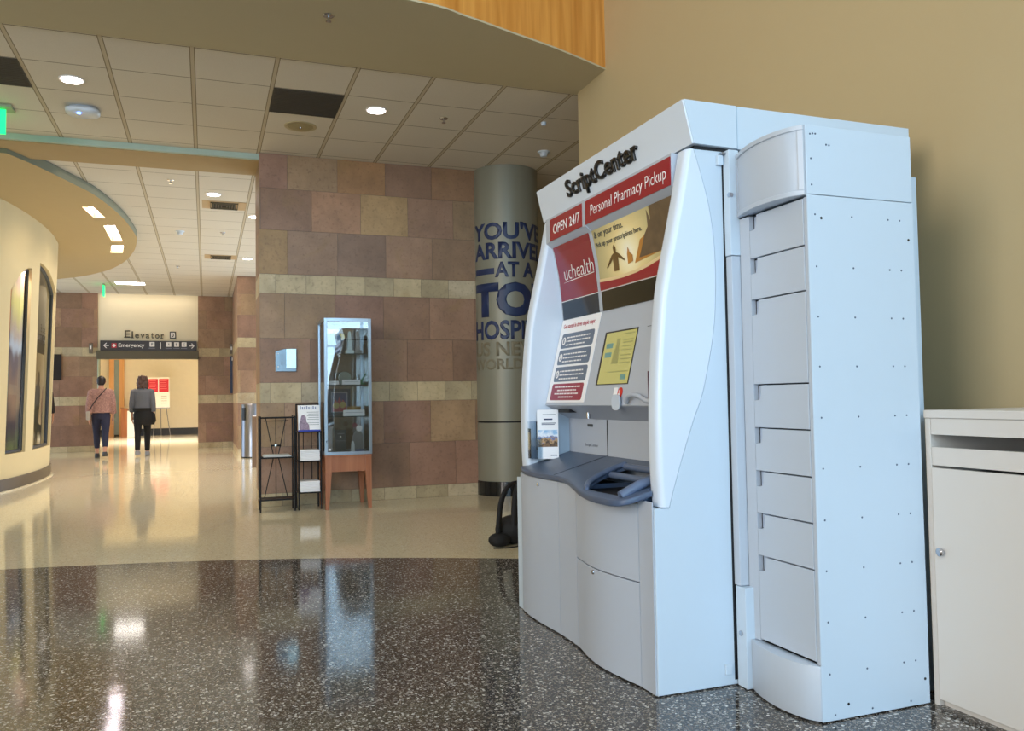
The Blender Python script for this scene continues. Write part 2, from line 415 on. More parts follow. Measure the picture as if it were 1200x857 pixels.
def map_bm(bm, f, cuts_u=0, cuts_v=0, thick=0):
    """bend a flat bm (u,v) by f(u,v,w) -> xyz, cut finely first, optional thickness along w"""
    us = [v.co.x for v in bm.verts]; vs = [v.co.y for v in bm.verts]
    if cuts_u:
        a, b = min(us), max(us)
        for i in range(1, cuts_u):
            bmesh.ops.bisect_plane(bm, geom=bm.verts[:]+bm.edges[:]+bm.faces[:], plane_co=(a+(b-a)*i/cuts_u, 0, 0), plane_no=(1, 0, 0))
    if cuts_v:
        a, b = min(vs), max(vs)
        for i in range(1, cuts_v):
            bmesh.ops.bisect_plane(bm, geom=bm.verts[:]+bm.edges[:]+bm.faces[:], plane_co=(0, a+(b-a)*i/cuts_v, 0), plane_no=(0, 1, 0))
    if thick:
        r = bmesh.ops.extrude_face_region(bm, geom=bm.faces[:])
        for g in r['geom']:
            if isinstance(g, bmesh.types.BMVert): g.co.z += thick
    for v in bm.verts: v.co = Vector(f(v.co.x, v.co.y, v.co.z))
    return bm
def put_bm(bm, name, m, parent, fix=True):
    if fix: bmesh.ops.recalc_face_normals(bm, faces=bm.faces[:])
    me = bpy.data.meshes.new(name); bm.to_mesh(me); bm.free()
    return mesh_obj(name, me, m, parent)
def flat_text(s, name, m, parent, f, w, h, bold=0., u0=0, v0=0, cu=0, cv=0, thick=.0008, space=1.0):
    bm = text_bm(s, w, h, bold, space=space)
    for v in bm.verts: v.co.x += u0; v.co.y += v0
    return put_bm(map_bm(bm, f, cu, cv, thick), name, m, parent, fix=thick > 0)
def poly_bm(polys, rnd=0):
    bm = bmesh.new()
    for p in polys:
        bm.faces.new([bm.verts.new((u, v, 0)) for u, v in p])
    return bm
def rrect(u0, u1, v0, v1, r, n=4):
    out = []
    for cx, cy, a0 in ((u1-r, v1-r, 0), (u0+r, v1-r, 90), (u0+r, v0+r, 180), (u1-r, v0+r, 270)):
        for k in range(n+1):
            a = math.radians(a0+90*k/n); out.append((cx+r*math.cos(a), cy+r*math.sin(a)))
    return out
def rect(u0, u1, v0, v1): return [(u0, v0), (u1, v0), (u1, v1), (u0, v1)]
def disc(cx, cy, r, n=24, ry=None): return [(cx+r*math.cos(2*math.pi*k/n), cy+(ry or r)*math.sin(2*math.pi*k/n)) for k in range(n)]
def flat_poly(polys, name, m, parent, f, cu=0, cv=0, thick=.0008):
    return put_bm(map_bm(poly_bm(polys), f, cu, cv, thick), name, m, parent)
def crom(P, n=6, closed=False):
    out = []
    m = len(P)
    for i in range(m if closed else m-1):
        p0 = P[i-1] if (i or closed) else P[0]; p1 = P[i]; p2 = P[(i+1) % m]; p3 = P[(i+2) % m] if (closed or i+2 < m) else P[-1]
        for k in range(n):
            t = k/n
            out.append(tuple(.5*((2*b)+(-a+c)*t+(2*a-5*b+4*c-d)*t*t+(-a+3*b-3*c+d)*t**3) for a, b, c, d in zip(p0, p1, p2, p3)))
    if not closed: out.append(tuple(P[-1]))
    return out
def interp(x, xs, ys):
    if x <= xs[0]: return ys[0]
    for i in range(len(xs)-1):
        if x <= xs[i+1]: return ys[i]+(ys[i+1]-ys[i])*(x-xs[i])/(xs[i+1]-xs[i])
    return ys[-1]

# ================================================================== BUILDING
CEIL = 3.32
YF = 19.2          # far stone wall
# floor
struct(MB().box(-7, 4.2, -5.6, 29.5, -.1, 0), 'floor', M['floor'])
fj = MB()
for a, b in (((-1.9, 5.0), (-1.15, 7.3)), ((-3, 7.47), (2.6, 6.78)), ((-.14, 6.37), (.47, 7.95)), ((.45, 7.61), (1.76, 7.51))):
    a = Vector(a+(0,)); b = Vector(b+(0,)); n = (b-a).cross(Vector((0, 0, 1))).normalized()*.003
    vs = [a-n, b-n, b+n, a+n]; fj.add([(v.x, v.y, .0006) for v in vs], [(0, 1, 2, 3)])
FJ = build(fj, 'trim_1', mat('zinc_divider_strip', (120, 108, 84), .4)); FJ['kind'] = 'structure'
# ceiling with suspended tiles and the plain soffit in front of it
struct(MB().box(-7, 4.2, 5.70, YF+.5, CEIL, CEIL+.1), 'ceiling', M['tile'])
arc = crom([(-3.5, 4.9), (-1.5, 4.62), (0, 4.55), (1.166, 4.637), (1.488, 4.723), (1.821, 4.843), (2.215, 4.985), (2.691, 5.196)], 5)
struct(MB().prism([(2.69, 5.70), (-7, 5.70), (-7, 5.2)]+arc, 'z', CEIL-.012, CEIL), 'ceiling.001', M['soffit'])
wf = MB()
outer = [(x, y+.05) for x, y in arc]
wf.prism(arc+outer[::-1], 'z', CEIL, 5.2)
struct(wf, 'trim_2', M['wood'], label='curved golden wood fascia above the soffit beside the beige wall', auto=40)
struct(MB().box(-7, 2.69, 5.25, 5.4, 5.0, 7.2), 'wall_upper', M['wall'])
struct(MB().box(-7, 2.9, -5.6, 5.4, 7.2, 7.3), 'ceiling.002', mat('white_paint', (225, 222, 214), .8))
# beam with pale green trim
struct(MB().box(-7, .485, 8.08, 8.62, 3.262, 3.33), 'ceiling_beam', M['beam'])
bt = MB().box(-7, .505, 8.045, 8.085, 3.268, 3.325, .004)
o = struct(bt, 'trim_3', M['trimgreen'])
# right wall
struct(MB().box(2.68, 2.86, -2.0, 5.66, 0, 7.2), 'wall_right', M['wall'])
# far side closing walls beyond the column
struct(MB().box(4.0, 4.2, 5.6, 8.7, 0, 3.35), 'wall_right.001', M['wall'])
struct(MB().box(2.86, 4.1, 5.5, 5.66, 0, 3.35), 'wall_right.002', M['wall'])
struct(MB().box(2.62, 4.2, 8.7, 8.9, 0, 3.35), 'wall_center_return', M['wall'])
# left closing wall and glazed back wall of the atrium
struct(MB().box(-7.1, -7, -5.6, 8.3, 0, 7.2), 'wall_left_atrium', M['wall'])
def back_wall():
    mb = MB(); mb.box(-7, 4.2, -5.6, -5.45, 0, .25); mb.box(-7, 4.2, -5.6, -5.45, 5.6, 7.2)
    struct(mb, 'wall_back', M['wall'])
    fr = MB()
    for i in range(9): x = -7+i*1.4; fr.box(x-.03, x+.03, -5.56, -5.48, .25, 5.6)
    for z in (.25, 2.3, 4.0, 5.55): fr.box(-7, 4.2, -5.55, -5.49, z, z+.05)
    w = struct(fr, 'window_3', M['iron'])
    build(MB().box(-7, 4.2, -5.53, -5.52, .3, 5.6), 'pane', glass('clear_window', (.95, 1, 1), 0, .02), w)
back_wall()

PAL = [(162, 128, 104), (158, 124, 100), (166, 134, 106), (154, 118, 98), (168, 134, 108), (160, 124, 104), (168, 138, 106), (156, 122, 98)]
BND = [(204, 186, 150), (198, 178, 140), (208, 190, 158), (194, 176, 140)]
def stone_wall(name, x0, x1, yf, rows, depth=.5, side=True, gain=1., override={}, flip=1, xs=None):
    """rows: (z0,z1,kind,pitch,offset); slabs with real joints, one colour per slab in attribute 'slab'"""
    mb = MB(); cols = []
    def q(v, f, c):
        mb.add(v, f); cols.extend([c]*len(f))
    mb.box(x0+.004, x1-.004, yf+.006*flip if flip > 0 else yf-depth, yf+depth if flip > 0 else yf-.006, 0, rows[0][1]); cols.extend([(.20, .14, .10)]*6)
    for ri, (z0, z1, kind, pitch, off) in enumerate(rows):
        x = x0+off-pitch*math.ceil(off/pitch) if off > 0 else x0
        k = 0
        while x < x1-1e-4:
            a = max(x, x0); b = min(x+pitch, x1); x += pitch
            if b-a < .004: continue
            c = random.choice(PAL if kind == 's' else BND); j = random.uniform(.93, 1.07)*gain
            c = override.get((ri, k), c); k += 1
            c = tuple(min(255, v*j) for v in c); c = lin(c)
            g = .0017
            bm = bmesh.new(); bmesh.ops.create_cube(bm, size=1)
            ya, yb = (yf, yf+.02)
            for v in bm.verts: v.co = Vector(((a+b)/2+v.co.x*(b-a-2*g), (ya+yb)/2+v.co.y*(yb-ya), (z0+z1)/2+v.co.z*(z1-z0-2*g)))
            n0 = len(mb.f); mb.bm(bm); cols.extend([c]*(len(mb.f)-n0))
        if side:   # left return
            c = lin(tuple(min(255, v*gain) for v in random.choice(PAL if kind == 's' else BND)))
            n0 = len(mb.f); mb.box(x0-.0, x0+.02, yf+.022, yf+depth, z0+.002, z1-.002); cols.extend([c]*(len(mb.f)-n0))
    me = bpy.data.meshes.new(name); me.from_pydata(mb.v, [], mb.f)
    at = me.attributes.new('slab', 'FLOAT_COLOR', 'CORNER')
    li = 0
    for p, c in zip(me.polygons, cols):
        for l in p.loop_indices: at.data[l].color = (c[0], c[1], c[2], 1)
    me.update(); o = mesh_obj(name, me, M['stone']); o['kind'] = 'structure'; return o
RW = [(2.991, 3.32, 's', .47, .255), (2.595, 2.991, 's', .47, .48), (2.176, 2.595, 's', .47, .255), (1.992, 2.176, 'b', .281, .145),
      (1.568, 1.992, 's', .47, .225), (1.152, 1.568, 's', .47, .46), (.962, 1.152, 'b', .281, .095), (.551, .962, 's', .47, .22), (.12, .551, 's', .47, .475), (0, .12, 'b', .32, .2)]
stone_wall('wall_center', .47, 2.62, 8.0, RW, .62, override={(0, 2): (168, 128, 90), (1, 3): (178, 146, 104), (2, 0): (176, 142, 98), (2, 2): (150, 122, 102), (1, 2): (174, 134, 104), (4, 0): (184, 150, 116), (2, 1): (168, 136, 110), (0, 4): (156, 120, 90)})
def far_rows(o): return [(a, b, k, p*1.3, (f+o) % (p*1.3)) for a, b, k, p, f in RW]
stone_wall('wall_far', -3.4, -2.13, YF, far_rows(.1), .5, gain=1.02)
stone_wall('wall_far.001', -.165, 1.6, YF, far_rows(.3), .5, gain=1.02)
stone_wall('wall_pillar', .545, 1.6, 16.0, far_rows(.2), 3.0, gain=1.0)
# cream fascia over the opening and the hallway beyond
struct(MB().box(-2.13, -.165, YF+.02, YF+.3, 1.95, CEIL), 'wall_opening', M['cream'])
hall = MB(); hall.box(-3.4, 1.6, 28, 28.2, .2, 2.7)
struct(hall, 'wall_hallway', mat('warm_cream_paint', (240, 232, 218), .8))
struct(MB().box(-3.4, 1.6, 27.97, 28.0, 0, .21), 'baseboard_hallway', M['bluebase'])
struct(MB().box(1.5, 1.6, YF+.5, 28, 0, 2.7), 'wall_hallway.001', M['cream'])
struct(MB().box(-3.5, -3.4, YF+.5, 28.2, 0, 2.7), 'wall_hallway.002', M['cream'])
struct(MB().box(-3.5, 1.6, YF+.3, 28.2, 2.7, 2.8), 'ceiling.003', M['cream'])
dj = MB(); dj.box(-2.78, -2.64, 27.86, 27.97, 0, 2.35); dj.box(-2.5, -2.36, 27.86, 27.97, 0, 2.35); dj.box(-2.78, -2.36, 27.86, 27.97, 2.35, 2.45)
d1 = struct(dj, 'door_1', wood_material('light_door_wood', (214, 160, 108), (230, 180, 130)))
build(MB().box(-2.64, -2.5, 27.93, 27.96, .05, 2.35), 'door_pane', mat('blue_grey_glass', (150, 170, 180), .2), d1)
# far bronze beam + sign
struct(MB().box(-2.15, -.15, YF-.06, YF+.04, 1.93, 2.11, .01), 'trim_4', M['brown'])
struct(MB().box(-2.135, -2.12, YF-.02, YF+.3, 0, 2.0), 'trim_5', M['trimgreen'])

# curved wall on the left (base line and top line taken apart, the wall leans slightly) -------------
TOP = [(-4.6, 5.0), (-3.6, 6.9), (-2.75, 8.4), (-2.33, 9.4), (-2.085, 10.18), (-1.957, 10.9), (-1.893, 11.7), (-1.895, 12.4), (-1.967, 13.1), (-2.25, 13.9), (-2.9, 14.7), (-3.9, 15.2), (-4.6, 15.3)]
BOT = [(-4.7, 5.2), (-3.7, 7.1), (-2.9, 8.7), (-2.5, 9.7), (-2.23, 10.5), (-2.10, 11.2), (-2.045, 12.0), (-2.045, 12.7), (-2.11, 13.4), (-2.37, 14.1), (-3.0, 14.9), (-3.95, 15.35), (-4.7, 15.4)]
NS = 24
TOPC = crom(TOP, NS); BOTC = crom(BOT, NS)
ZT = 3.235
def cw(i, z, off=0.):
    a = TOPC[i]; b = BOTC[i]; t = z/ZT
    p = Vector((b[0]+(a[0]-b[0])*t, b[1]+(a[1]-b[1])*t, z))
    if off:
        j = min(i+1, len(TOPC)-1); k = max(i-1, 0)
        t2 = Vector((BOTC[j][0]-BOTC[k][0], BOTC[j][1]-BOTC[k][1], 0)).normalized(); n = Vector((-t2.y, t2.x, 0))*-1
        p += n*off
    return p
from_cam = Vector((0, 0, .97))
CR, CU, CF = None, None, None
mw = SC.camera.matrix_world
CR = Vector((mw[0][0], mw[1][0], mw[2][0])); CU = Vector((mw[0][1], mw[1][1], mw[2][1])); CF = -Vector((mw[0][2], mw[1][2], mw[2][2]))
# windows sit between these stations along the wall: (start index, end index, bottom z, left top z, right top z)
def station(y):
    return min(range(len(BOTC)), key=lambda i: abs((TOPC[i][1]+BOTC[i][1])/2-y) if i < 8.4*NS else 99)
W1 = (station(10.68), station(11.33)); W2 = (station(11.66), station(12.95))
def wtop(i):
    # arch that rises towards the pier and falls after it: two halves of one big arch
    if W1[0] <= i <= W1[1]:
        t = (i-W1[0])/(W1[1]-W1[0]); return 2.28+.34*math.sin(t*math.pi/2)
    if W2[0] <= i <= W2[1]:
        t = (i-W2[0])/(W2[1]-W2[0]); return 2.55+.22*math.cos(t*math.pi/2)-.02
    return None
ZB = .42
mb = MB(); n = len(TOPC)
for i in range(n-1):
    inw = [w for w in (W1, W2) if w[0] <= i and i+1 <= w[1]]
    def colquad(za0, za1, zb0, zb1):
        mb.add([cw(i, za0), cw(i+1, zb0), cw(i+1, zb1), cw(i, za1)], [(0, 1, 2, 3)], True)
    if not inw:
        colquad(0, ZB, 0, ZB); colquad(ZB, 2.0, ZB, 2.0); colquad(2.0, ZT, 2.0, ZT)
    else:
        colquad(0, ZB, 0, ZB); colquad(wtop(i), ZT, wtop(i+1), ZT)
        mb.add([cw(i, ZB), cw(i+1, ZB), cw(i+1, ZB, -.075), cw(i, ZB, -.075)], [(0, 1, 2, 3)])
        mb.add([cw(i, wtop(i)), cw(i+1, wtop(i+1)), cw(i+1, wtop(i+1), -.075), cw(i, wtop(i), -.075)], [(0, 1, 2, 3)])
for w in (W1, W2):
    for i in w: mb.add([cw(i, ZB), cw(i, wtop(i)), cw(i, wtop(i), -.075), cw(i, ZB, -.075)], [(0, 1, 2, 3)])
mb.add([cw(i, z, -.6) for i in range(n) for z in (0, ZT)], [(2*i, 2*i+2, 2*i+3, 2*i+1) for i in range(n-1)], True)
struct(mb, 'wall_left', M['curved'], fix=False)
mb = MB()
for i in range(n-1): mb.add([cw(i, 0, .02), cw(i+1, 0, .02), cw(i+1, .145, .02), cw(i, .145, .02)], [(0, 1, 2, 3)], True); mb.add([cw(i, .145, 0), cw(i+1, .145, 0), cw(i+1, .145, .02), cw(i, .145, .02)], [(0, 1, 2, 3)])
struct(mb, 'baseboard_left', mat('dark_brown_base', (78, 64, 48), .35), fix=False)
mb = MB()
for i in range(n-1): mb.add([cw(i, .012, .02), cw(i+1, .012, .02), cw(i+1, .012, .05), cw(i, .012, .05)], [(0, 1, 2, 3)]); mb.add([cw(i, 0, .05), cw(i+1, 0, .05), cw(i+1, .012, .05), cw(i, .012, .05)], [(0, 1, 2, 3)])
struct(mb, 'trim_6', mat('pale_floor_edge', (214, 200, 168), .3), fix=False)
def colour_bands(name, seeds):  # colour bands by height, for the panels added behind the window glass
    m, nt, b = nodes_of(name)
    g = nt.nodes.new('ShaderNodeNewGeometry'); sp = nt.nodes.new('ShaderNodeSeparateXYZ'); nt.links.new(g.outputs['Position'], sp.inputs[0])
    nz = nt.nodes.new('ShaderNodeTexNoise'); nz.inputs['Scale'].default_value = 2.2; nt.links.new(g.outputs['Position'], nz.inputs['Vector'])
    t = math_n(nt, 'ADD', math_n(nt, 'DIVIDE', sp.outputs[2], 2.8), math_n(nt, 'MULTIPLY', math_n(nt, 'SUBTRACT', nz.outputs['Fac'], .5), .22))
    r = nt.nodes.new('ShaderNodeValToRGB'); r.color_ramp.interpolation = 'EASE'; e = r.color_ramp.elements
    e[0].position = seeds[0][0]; e[0].color = lin(seeds[0][1])+(1,); e[1].position = seeds[-1][0]; e[1].color = lin(seeds[-1][1])+(1,)
    for p, c in seeds[1:-1]: x = e.new(p); x.color = lin(c)+(1,)
    nt.links.new(t, r.inputs[0]); nt.links.new(r.outputs[0], b.inputs['Base Color']); b.inputs['Roughness'].default_value = .5
    return m
BANDS = [colour_bands('window_colours_a', [(.1, (70, 84, 70)), (.3, (60, 90, 110)), (.45, (110, 170, 190)), (.52, (70, 120, 150)), (.6, (120, 90, 170)), (.66, (70, 60, 110)), (.72, (214, 110, 60)), (.95, (226, 150, 80))]),
       colour_bands('window_colours_b', [(.1, (120, 150, 80)), (.25, (60, 62, 80)), (.4, (190, 150, 120)), (.55, (120, 110, 120)), (.6, (210, 220, 235)), (.7, (200, 180, 170)), (.8, (220, 210, 130)), (.95, (214, 180, 160))])]
for k, w in enumerate((W1, W2)):
    fr = MB(); pts = [cw(i, ZB+.02, -.055) for i in range(w[0], w[1]+1)]; tops = [cw(i, wtop(i)-.02, -.055) for i in range(w[0], w[1]+1)]
    loop = pts+tops[::-1]
    fr.tube(loop, .022, 6, closed=True)
    wi = struct(fr, 'window_%d' % (k+1), mat('dark_window_frame', (60, 66, 72), .4, .3))
    pn = MB()
    for i in range(w[0], w[1]): pn.add([cw(i, ZB+.02, -.06), cw(i+1, ZB+.02, -.06), cw(i+1, wtop(i+1)-.02, -.06), cw(i, wtop(i)-.02, -.06)], [(0, 1, 2, 3)])
    build(pn, 'pane', glass('display_window_glass', (.95, .98, .98), 0, .02), wi, fix=False)
    bd = MB(); i0, i1 = max(0, w[0]-10), w[1]+10
    for i in range(i0, i1): bd.add([cw(i, .3, -.3), cw(i+1, .3, -.3), cw(i+1, 2.9, -.3), cw(i, 2.9, -.3)], [(0, 1, 2, 3)])
    build(bd, 'painted_backdrop', BANDS[k], wi, fix=False)
for w in (W1, W2):
    c = cw((w[0]+w[1])//2, 2.85, -.21); spot('window_panel_fill', c, (c.x, c.y, 1.0), 34, (1, .92, .82), 150, .9, .03)  # fill spots added to brighten the panels behind the glass
# canopy above the curved wall
CAN = [(-7, 8.33), (-4.5, 8.33), (-2.3, 8.33), (-1.66, 8.34), (-1.49, 8.70), (-1.273, 9.28), (-1.104, 9.81), (-.944, 10.81), (-.878, 11.91), (-.905, 12.5), (-1.02, 13.35), (-1.257, 14.4), (-1.648, 15.4), (-2.3, 16.3), (-3.4, 16.9), (-7, 17)]
CANC = CAN[:3]+crom(CAN[3:], 8)
LQ = [((-1.318, 10.371), (-1.203, 10.359), (-1.129, 10.913), (-1.262, 10.952)), ((-1.207, 11.393), (-1.073, 11.354), (-1.073, 12.432), (-1.215, 12.471)), ((-1.248, 12.808), (-1.090, 12.765), (-1.155, 13.383), (-1.331, 13.431))]
can = struct(MB().prism(CANC, 'z', 3.22, 3.315), 'ceiling_canopy', [M['canopy']], label='curved lowered canopy over the left curved wall with three slot lights')
can.data.materials.append(M['canopy_edge'])
for p in can.data.polygons:
    if abs(p.normal.z) < .5: p.material_index = 1
def boolean_cut(o, cutters):
    # real holes, applied at once
    for c in cutters:
        md = o.modifiers.new('b', 'BOOLEAN'); md.operation = 'DIFFERENCE'; md.solver = 'EXACT'; md.object = c
    dg = bpy.context.evaluated_depsgraph_get(); dg.update()
    me = bpy.data.meshes.new_from_object(o.evaluated_get(dg)); old = o.data; o.modifiers.clear(); o.data = me; me.name = old.name
    for c in cutters: bpy.data.objects.remove(c)
cs = []
for q in LQ:
    cs.append(build(MB().prism(list(q), 'z', 3.2, 3.30), 'cut', M['canopy']))
boolean_cut(can, cs)
for k, q in enumerate(LQ):
    t = build(MB().prism([(x, y) for x, y in q], 'z', 3.292, 3.304), 'slot_light', mat('slot_lamp', (255, 250, 245), .4, emit=(250, 240, 255), estr=8))
    tag(t, ('nearest slot light cut in the curved canopy', 'middle long slot light cut in the curved canopy', 'farthest slot light cut in the curved canopy')[k], 'light', 'slot lights in the canopy')
    c = sum((Vector(p+(0,)) for p in q), Vector())/4
    spot('slot_lamp_light', (c.x, c.y, 3.27), (c.x-.75, c.y+.1, 1.9), 22, (1, .88, .66), 120, .9, .08)
# far side wall left of hallway wall etc (behind the curved wall)
struct(MB().box(-4.6, -3.4, YF, YF+.3, 0, CEIL), 'wall_far.002', M['cream'])

# round column ------------------------------------------------------------
CCX, CCY, CRD = 2.925, 7.99, .335
col = thing('round_column', (CCX, CCY, 0), 'thick round grey-green column with large navy lettering at the end of the stone wall', 'column')
build(MB().lathe([(CRD, .145), (CRD, .728)], (CCX, CCY, 0), 72), 'lower_cladding', M['colgrey'], col, auto=40)
build(MB().lathe([(CRD-.008, .728), (CRD-.008, .745)], (CCX, CCY, 0), 72), 'reveal_joint', M['dark'], col, auto=40)
build(MB().lathe([(CRD, .745), (CRD, CEIL-.002)], (CCX, CCY, 0), 72), 'upper_cladding', M['colgrey'], col, auto=40)
mb = MB()
for k in range(30):
    a0 = 2*math.pi*k/30; a1 = a0+2*math.pi/30*.93; r0, r1 = CRD-.03, CRD+.004
    P = [(CCX+r1*math.cos(a0+(a1-a0)*t/3), CCY+r1*math.sin(a0+(a1-a0)*t/3)) for t in range(4)]+[(CCX+r0*math.cos(a1-(a1-a0)*t/3), CCY+r0*math.sin(a1-(a1-a0)*t/3)) for t in range(4)]
    mb.prism(P, 'z', 0, .143)
build(mb, 'base_tiles', M['blacktile'], col)
vang = math.atan2(-CCY, -CCX)   # direction from the column to the photographer
def colmap(th0, z0):
    def f(u, v, w):   # u = arc length, v = height
        th = vang + (math.radians(th0) + u/CRD)
        r = CRD+.0015+w
        return (CCX+r*math.cos(th), CCY+r*math.sin(th), z0+v)
    return f
def coltext(s, th0, th1, z0, z1, m, bold=.02):
    L = CRD*math.radians(th1-th0)
    return flat_text(s, 'lettering', m, col, colmap(th0, z0), L, z1-z0, bold, cu=40, thick=.001)
coltext("YOU'VE", -70, 80, 2.561, 2.743, M['blue'], .035)
coltext("ARRIVED", -68, 93, 2.366, 2.537, M['blue'], .035)
flat_poly([rect(0, CRD*math.radians(45), 2.217, 2.277)], 'lettering', M['blue'], col, colmap(-66, 0), cu=10)
coltext("AT A", -20, 54, 2.183, 2.337, M['blue'], .035)
flat_poly([rect(0, CRD*math.radians(30), 2.217, 2.277)], 'lettering', M['blue'], col, colmap(72, 0), cu=10)
coltext("TOP", -68, 92, 1.783, 2.132, M['blue'], .06)
coltext("HOSPITAL", -69, 100, 1.557, 1.751, M['blue'], .03)
coltext("US NEWS &", -68, 104, 1.393, 1.537, M['taupe'], .03)
coltext("WORLD REPORT", -68, 128, 1.257, 1.367, M['taupe'], .03)

# ================================================================== PHARMACY KIOSK
K = thing('pharmacy_kiosk', (1.75, 3.0, 0), 'large white and grey prescription pickup kiosk with red sign panels and a slate blue counter', 'kiosk')
Y0, Y1 = 2.36, 3.62
PZ = [.60, .72, .87, .872, .93, .94, 1.33, 1.40, 1.54, 1.665, 1.69, 1.80]
def px(z): return interp(z, [.94, 1.33, 1.40, 1.54, 1.665, 1.69, 1.80], [1.48, 1.575, 1.57, 1.555, 1.53, 1.50, 1.50])
prof = [(1.50, 1.805), (1.50, 1.692), (1.53, 1.665), (1.545, 1.60), (1.555, 1.54), (1.564, 1.47), (1.57, 1.40), (1.575, 1.33), (1.4815, .946), (1.479, .936), (1.484, .932), (1.60, .872), (1.60, .60), (2.47, .60), (2.47, 1.805)]
build(MB().prism(prof, 'y', 2.432, 3.545), 'front_housing', M['greyface'], K)
# side plates
finback = [(1.542, 1.802), (1.572, 1.707), (1.598, 1.607), (1.613, 1.497), (1.617, 1.395), (1.614, 1.296), (1.606, 1.205), (1.589, 1.114), (1.554, .977), (1.517, .89), (1.462, .745), (1.430, .650)]
finfront = [(1.519, 1.802), (1.505, 1.735), (1.491, 1.664), (1.458, 1.517), (1.430, 1.397), (1.411, 1.30), (1.398, 1.18), (1.386, 1.039), (1.380, .894), (1.381, .721), (1.388, .606)]
backs = crom(finback, 4); fronts = crom(finfront, 4)
def side(ya, yb, name):
    out = [(x+.0028, z) for x, z in backs]
    poly = [(2.47, 1.803)]+out+[(1.418, .6035), (1.362, .6035), (1.362, .004), (2.47, .004)]
    return build(MB().prism(poly, 'y', ya, yb, .0015, 1), name, M['white'], K)
side(Y0, 2.432, 'side_panel'); side(3.545, Y1, 'side_panel')
finpoly = fronts+[(1.402, .606)]+backs[::-1]
def fin(ya, yb, outer):
    r = .026; secs = []
    secs.append((ya, r+.004))
    for k in range(7):
        t = k/6*math.pi/2; secs.append((ya+r*(1-math.cos(t)), r*(1-math.sin(t))))
    for k in range(6, -1, -1):
        t = k/6*math.pi/2; secs.append((yb-r*(1-math.cos(t)), r*(1-math.sin(t))))
    secs.append((yb, r+.004)); rings = []
    for y, dx in secs:
        rings.append([(x+dx*.7, y, z) for x, z in fronts]+[(1.416, y, .606)]+[(x, y, z) for x, z in backs[::-1]])
    return build(MB().loft(rings, True, False), 'side_fin', M['whiteb'], K, auto=28)
fin(2.3588, 2.434, 0); fin(3.540, 3.6212, 1)
# fin foot caps
build(MB().box(1.388, 1.412, 2.3592, 2.43, .6036, .6058), 'fin_cap', M['dark'], K)
# header
hp = crom([(1.500, 1.965), (1.506, 1.94), (1.518, 1.89), (1.536, 1.818)], 4)
build(MB().prism(hp+[(1.714, 1.814), (1.714, 1.965)], 'y', 2.352, 3.66, .004, 2), 'header', M['whiteb'], K)
build(MB().box(1.7165, 2.488, 2.353, 3.64, 1.814, 1.964, .0015), 'rear_header', M['white'], K)
build(MB().box(1.55, 2.46, 2.366, 3.61, 1.803, 1.816), 'header_gap', M['dark'], K)  # dark filler, coloured for the shade under the header
# white end cap of the header, same sheet
def hx(z): return interp(z, [1.818, 1.89, 1.94, 1.965], [1.536, 1.518, 1.506, 1.500])
build(MB().prism([(x+.004, z) for x, z in hp]+[(1.712, 1.816), (1.712, 1.963)], 'y', 2.349, 2.3525), 'header_end_cap', M['white'], K)
def Hm(u, v, w): return (hx(v)-w-.0005, 3.329-u, v)
bmt = text_bm('ScriptCenter', .645, .096, .022)
for v in bmt.verts: v.co.y += 1.838
put_bm(map_bm(bmt, Hm, 0, 4, .009), 'raised_lettering', M['black'], K)
def Pm(u, v, w): return (px(v)-w-.0012, 3.53-u, v)   # u measured from the far side towards the camera
def on(y): return 3.53-y
# sign strip
flat_poly([rect(on(3.49), on(3.142), 1.694, 1.793)], 'open_sign', M['red'], K, Pm, thick=.003)
flat_poly([rect(on(3.112), on(2.434), 1.694, 1.793)], 'pickup_sign', M['red'], K, Pm, thick=.003)
def PmR(u, v, w): return (px(v)-w-.0045, 3.53-u, v)
flat_text('OPEN 24/7', 'lettering', M['ink'], K, PmR, .285, .045, .012, on(3.45), 1.718)
flat_text('Personal Pharmacy Pickup', 'lettering', M['ink'], K, PmR, .60, .058, -.006, on(3.06), 1.708)
# divider ribs
build(MB().prism([(1.497, 1.80), (1.497, 1.690), (1.526, 1.664), (1.552, 1.54), (1.566, 1.41), (1.571, 1.335), (1.575, 1.335), (1.58, 1.80)], 'y', 3.112, 3.142), 'centre_rib', M['greyface'], K)
# uchealth panel
flat_poly([rect(on(3.52), on(3.144), 1.417, 1.668)], 'logo_panel', M['redu'], K, Pm, cv=8, thick=.003)
flat_poly([rect(on(3.52), on(3.144), 1.413, 1.4165)], 'pin_stripe', M['ink'], K, Pm, thick=.003)
flat_poly([rect(on(3.52), on(3.144), 1.331, 1.413)], 'smoked_window', mat('blue_smoked_glass', (30, 42, 58), .12, spec=.3), K, Pm, cv=2, thick=.003)
flat_text('uchealth', 'lettering', M['ink'], K, PmR, .30, .062, -.012, on(3.455), 1.508, cv=3)
flat_poly([[(on(3.475), 1.498), (on(3.40), 1.4985), (on(3.155), 1.503), (on(3.155), 1.506), (on(3.40), 1.502)]], 'underline', M['ink'], K, PmR)
